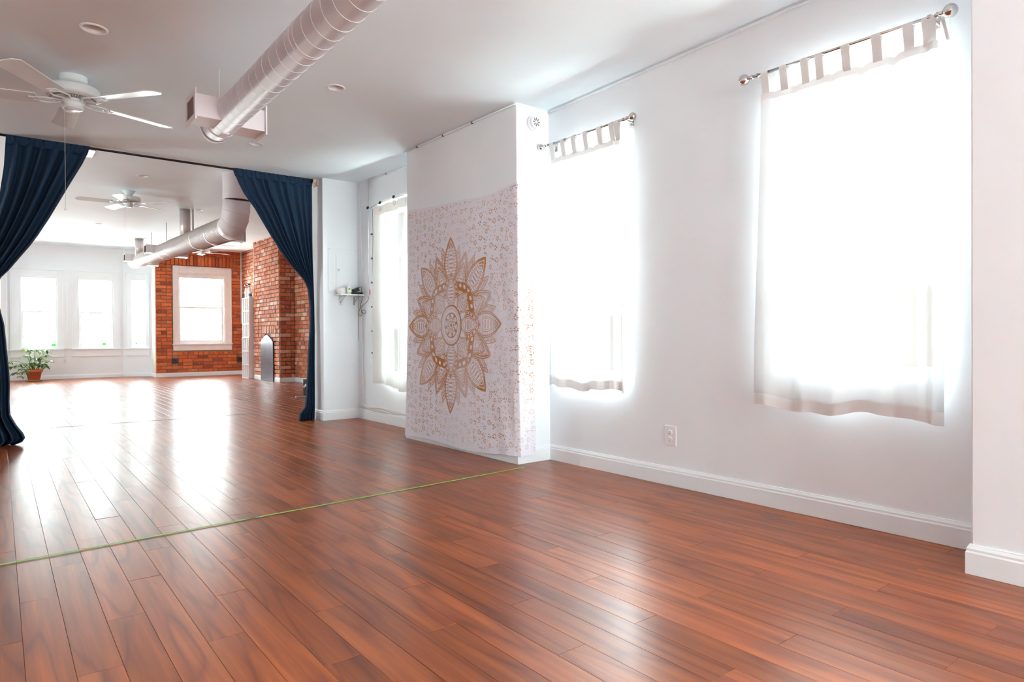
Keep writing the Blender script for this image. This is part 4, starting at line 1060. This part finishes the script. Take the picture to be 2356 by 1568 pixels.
MB().lathe([(0, 0), (.021, 0), (.023, .004), (.023, .066), (.018, .078), (.010, .084), (.010, .088), (0, .088)], (2.886, 6.44, 1.306), 24).build('body', M['bottle'], t)
MB().lathe([(.0233, .008), (.0235, .012), (.0235, .018), (.0233, .020)], (2.886, 6.44, 1.306), 24).build('yellow_band', M['labelyellow'], t)
MB().lathe([(0, 0), (.010, 0), (.010, .0012), (0, .0012)], (2.878, 6.4165, 1.362), 18, (0, -1, 0)).build('green_mark', M['labelgreen'], t)
MB().tube([(2.886, 6.44, 1.392), (2.886, 6.44, 1.418)], .006, 10).tube([(2.886, 6.44, 1.416), (2.886, 6.44, 1.428)], .009, 12).tube([(2.886, 6.44, 1.424), (2.862, 6.425, 1.422)], .0035, 8).build('pump', M['bottle'], t)
t = thing('router', (2.965, 6.42, 1.306), 'flat black router with a power brick and cord on top, end of the wall shelf', 'router')
MB().box(2.905, 6.385, 1.3065, 3.015, 6.49, 1.330).build('case', M['black'], t, bevel=.004)
MB().obox((2.955, 6.43, 1.352), Vector((.030, 0, .014)), (0, .022, 0), Vector((-.008, 0, .018))).build('power_brick', M['black'], t, bevel=.004)
MB().tube([(2.98, 6.43, 1.365), (3.0, 6.42, 1.39), (3.012, 6.41, 1.385), (3.008, 6.40, 1.345), (3.0, 6.40, 1.333)], .003, 8).build('cord', M['black'], t)
lp = [(835, 679), (833, 690), (829, 702), (828, 712), (823, 722), (829, 728), (834, 722), (831, 716), (836, 712), (843, 716), (838, 722), (832, 718), (830, 705), (838, 700), (846, 692), (848, 684), (845, 677)]
lp2 = []
for (a, b) in zip(lp, lp[1:]):
    for k in range(3): lp2.append((a[0]+(b[0]-a[0])*k/3, a[1]+(b[1]-a[1])*k/3))
P_ = [at(x, y, 0, 3.012) for x, y in lp2]; P_ = [sum(P_[max(0, i-1):i+2], Vector())/len(P_[max(0, i-1):i+2]) for i in range(len(P_))]
o = MB().tube(P_, .0026, 7).build('looped_cord', M['cord']); tag(o, 'thin dark cord tied in a loop, hanging below the router', 'cord')
o = MB().tube([(2.955, SY-.004, 1.306), (2.955, SY-.006, 1.2), (2.957, SY-.005, 1.0), (2.956, SY-.004, .82)], .0018, 6).build('straight_cord', M['cord']); tag(o, 'thin dark cord hanging straight down from the small wall shelf', 'cord')
a = at(851, 672, 0, 3.026); o = MB().obox(a, (.0015, 0, 0), (0, .007, .004), (0, -.006, .024)).build('pink_tag', M['pink']); tag(o, 'tiny pink tag stuck on the wall right of the small shelf', 'tag')

# ------------------------------------------------------------------ floor tape
def strip(name, a, b, w_, m_, label, kink=None):
    a, b = Vector(a), Vector(b); d = (b-a).normalized(); s_ = Vector((-d.y, d.x, 0))*(w_/2)
    o = MB().prism([a-s_, b-s_, b+s_, a+s_], (0, 0, .0009)).build(name, m_); o.location.z = .0006; return tag(o, label, 'tape', 'green floor tape')
A = at(-260, 1347, 2, 0); B = at(588, 1190, 2, 0); D = at(1206, 1074.5, 2, 0)
strip('floor_tape', A, B, .0145, M['tape'], 'left length of bright green tape across the near floor')
strip('floor_tape', B-Vector((.03, .004, 0)), D, .0135, M['tape'], 'right length of bright green tape ending at the chimney breast')
strip('floor_tape', at(10, 991, 2, 0), at(646, 946, 2, 0), .018, M['tape2'], 'worn dull tape line across the floor just beyond the navy curtains')

# ------------------------------------------------------------------ far room objects
# potted plant
px, py_ = .575, 16.78
t = thing('potted_plant', (px, py_, 0), 'leafy green potted plant in a terracotta pot under the bay window', 'plant')
MB().lathe([(0, .0), (.125, .0), (.150, .012), (.152, .020), (.140, .020), (.12, .012), (0, .012)], (px, py_, .001), 36).build('saucer', M['saucer'], t)
MB().lathe([(0, .014), (.100, .014), (.135, .185), (.150, .185), (.153, .190), (.155, .235), (.150, .238), (.138, .235), (.130, .200), (0, .200)], (px, py_, .001), 40).build('pot', M['terra'], t)
MB().lathe([(0, .206), (.132, .206)][::-1], (px, py_, .001), 30).build('soil', M['soil'], t)
lf = MB(); nseg = 6; vs = []; fs = []
for i in range(nseg+1):
    f = i/nseg; wv = .026*math.sin(PI*f**.8)+.0004; x = .115*f; z = .012*math.sin(PI*f)-.018*f*f
    vs += [(x, -wv, z+.004*wv/.026), (x, 0, z-.004), (x, wv, z+.004*wv/.026)]
for i in range(nseg):
    for k in range(2): a = i*3+k; fs.append((a, a+3, a+4, a+1))
lf.add(vs, fs, True); lme = lf.mesh('leaf'); lme.materials.append(M['leaf'])
RLf = random.Random(21); clusters = []
def stem_to(dx, dy, h, droop=0):
    b = Vector((px+dx*.15, py_+dy*.15, .20)); e = Vector((px+dx, py_+dy, h)); mpt = (b+e)/2+Vector((0, 0, .10 if droop else .02))
    MB().tube([b, b.lerp(mpt, .6)+Vector((0, 0, .02)), mpt, e.lerp(mpt, .4)+Vector((0, 0, .01)), e], [.007, .006, .005, .004, .003], 8).build('stem', M['stem'], t); return e
main = [(.02, 0, .62), (.05, -.02, .45), (-.10, .02, .66), (.20, .0, .62), (.16, -.05, .50), (.24, -.04, .40), (-.12, -.03, .52), (.14, .02, .34), (.0, -.08, .32), (.20, -.06, .29), (-.05, -.05, .36),
        (-.26, -.06, .34), (-.36, -.04, .30), (-.20, -.08, .25), (-.30, -.08, .18), (-.14, -.10, .20), (-.22, -.10, .10), (-.40, 0, .40)]
for i, (dx, dy, h) in enumerate(main):
    e = stem_to(dx, dy-.05, h, dx < -.15)
    nl = 8 if h > .25 else 6; r0 = RLf.uniform(0, 6)
    for k in range(nl):
        an = r0+2*PI*k/nl+RLf.uniform(-.2, .2); sc_ = RLf.uniform(.85, 1.45)*(1.0 if dx > -.15 else .8)
        b = bpy.data.objects.new('leaf', lme); b.parent = t
        m4 = Matrix.Translation(e-Vector(t['_org'])) @ Matrix.Rotation(an, 4, 'Z') @ Matrix.Rotation(RLf.uniform(-.1, .55), 4, 'Y') @ Matrix.Rotation(RLf.uniform(-.4, .4), 4, 'X') @ Matrix.Scale(sc_, 4)
        b.matrix_basis = m4; C.objects.link(b)

# green stickers on the bay glass
for x, z, lab, sz in ((.94, .735, 'green sticker low on the left bay window', .035), (1.875, .75, 'green sticker low on the right bay window', .035)):
    o = MB().box(x-sz, BY+.070, z-sz*.7, x+sz, BY+.073, z+sz*.7).build('window_sticker', M['greensticker']); tag(o, lab, 'sticker', 'green window stickers')
_, p0, u, n, L = cr
c_ = p0+u*(.42*L)+n*.07; c_.z = .75
o = MB().obox(c_, u*.02, n*.0015, (0, 0, .025)).build('window_sticker', M['greensticker']); tag(o, 'small green sticker on the angled bay window', 'sticker', 'green window stickers')

# slate arched board closing the fireplace
t = thing('fireplace_board', (FX-.03, 13.435, 0), 'tall blue-grey slate board with a pointed top standing in the brick fireplace', 'board')
prof = [(13.05, 0), (13.82, 0), (13.82, .775), (13.70, .84), (13.52, .905), (13.435, .92), (13.35, .905), (13.17, .84), (13.05, .775)]
MB().prism([(FX-.035, y, z+.002) for y, z in prof], (.018, 0, 0)).build('board', M['slate'], t, bevel=.003)
MB().box(FX-.010, 13.035, 0, FX+.020, 13.835, .80).build('dark_opening', M['black'], t)

# white cube shelf
XF, YA, YB = 4.17, 14.385, 14.855
def cube_unit(z0, h, label, xo, rows=3, cols=3):
    t = thing('cube_shelf', (XF+xo, (YA+YB)/2, z0), label, 'shelf', 'white cube shelf units stacked by the brick chimney'); xb = XF+xo+.30; th = .012
    MB().box(XF+xo, YA, z0, xb, YA+th, z0+h).build('side_panel', M['cube'], t, bevel=.001)
    MB().box(XF+xo, YB-th, z0, xb, YB, z0+h).build('side_panel', M['cube'], t, bevel=.001)
    MB().box(xb-.008, YA+th, z0, xb, YB-th, z0+h).build('back_panel', M['cube'], t)
    for i in range(rows+1):
        z = z0+(h-th)*i/rows; MB().box(XF+xo+.001, YA+th, z, xb-.008, YB-th, z+th).build('shelf_board', M['cube'], t, bevel=.001)
    for k in range(1, cols):
        y = YA+(YB-YA)*k/cols; MB().box(XF+xo+.004, y-th*.4, z0+th, xb-.008, y+th*.4, z0+h-th).build('divider', M['cube'], t, bevel=.001)
cube_unit(.001, .872, 'lower white nine-cube shelf unit standing on the floor by the brick chimney', 0)
cube_unit(.874, .850, 'upper white nine-cube shelf unit, stacked on the lower one', .015)
def spray(x, y, h, label, cap, band=None):
    z = 1.7255; t = thing('spray_bottle', (x, y, z), label, 'bottle', 'bottles on top of the cube shelf'); hb = h*.74
    MB().lathe([(0, 0), (.034, 0), (.037, .006), (.037, hb*.75), (.028, hb*.9), (.014, hb), (0, hb)], (x, y, z), 24).build('body', M['bottle'], t)
    MB().tube([(x, y, z+hb), (x, y, z+hb+.03)], .012, 12).obox((x-.008, y, z+h-.025), (.030, 0, 0), (0, .012, 0), (0, 0, .012)).build('trigger_head', cap, t, bevel=.002)
    if band: MB().lathe([(.0375, .02), (.038, .024), (.038, hb*.55), (.0375, hb*.58)], (x, y, z), 24).build('label', band, t)
spray(4.24, 14.72, .30, 'tall white spray bottle with a blue head on the cube shelf, farther one', M['blue'])
spray(4.25, 14.56, .31, 'tall white spray bottle with a blue head on the cube shelf, nearer one', M['blue'])
spray(4.23, 14.44, .18, 'short bottle with a teal label in front of the white spray bottles', M['bottle'], M['teal'])
# conduits in the brick corner
conduit('brick_conduit', [(4.56, 16.26, 2.88), (4.56, 16.26, 1.2)], .016, 'light grey vertical conduit in the corner of the brick end wall', group='vertical conduits on the far brick')
conduit('brick_conduit', [(FX-.012, 14.27, 2.78), (FX-.012, 14.30, 1.75)], .008, 'thin grey vertical conduit on the far edge of the brick chimney', group='vertical conduits on the far brick')

# basket with towel and tray, half hidden behind the right navy curtain
bx0, by0 = 3.62, 9.50
t = thing('basket', (bx0+.17, by0+.12, 0), 'dark woven basket on the floor, half hidden by the right navy curtain', 'basket')
bk = MB()
for i in range(8):
    z = .015+.028*i; bk.box(bx0, by0, z, bx0+.34, by0+.008, z+.018).box(bx0, by0+.24, z, bx0+.34, by0+.248, z+.018).box(bx0, by0, z, bx0+.008, by0+.248, z+.018).box(bx0+.332, by0, z, bx0+.34, by0+.248, z+.018)
bk.build('woven_band', M['wicker'], t, bevel=.001)
bk = MB()
for k in range(9): bk.box(bx0+.003+.04*k, by0-.003, .002, bx0+.017+.04*k, by0+.005, .235).box(bx0+.003+.04*k, by0+.243, .002, bx0+.017+.04*k, by0+.251, .235)
for k in range(6): bk.box(bx0-.003, by0+.01+.042*k, .002, bx0+.005, by0+.024+.042*k, .235).box(bx0+.335, by0+.01+.042*k, .002, bx0+.343, by0+.024+.042*k, .235)
bk.build('stake', M['wicker'], t)
MB().box(bx0+.006, by0+.006, .004, bx0+.334, by0+.242, .012).build('bottom', M['wicker'], t)
t = thing('towel', (bx0+.15, by0+.1, .10), 'crumpled white towel spilling over the side of the dark basket', 'towel')
MB().grid(lambda u, v: (bx0-.020+.24*u+.01*math.sin(v*9), by0-.018+.22*v+.012*math.sin(u*11), .10+.09*math.sin(PI*(.15+.7*u))*math.sin(PI*(.1+.8*v))+.014*math.sin(u*17+v*13)), 24, 24).build('folded_cloth', M['towel'], t, solid=.006)
t = thing('floor_tray', (3.55, 9.30, 0), 'flat black tray with a white rim on the floor in front of the basket', 'tray')
MB().box(3.40, 9.36, .001, 3.86, 9.48, .010).build('tray_base', M['tray'], t, bevel=.002)
MB().box(3.36, 9.345, .001, 3.88, 9.36, .014).build('white_edge', M['whiteplastic'], t, bevel=.002)

for o in list(sc.objects):
    if '_org' in o: del o['_org']
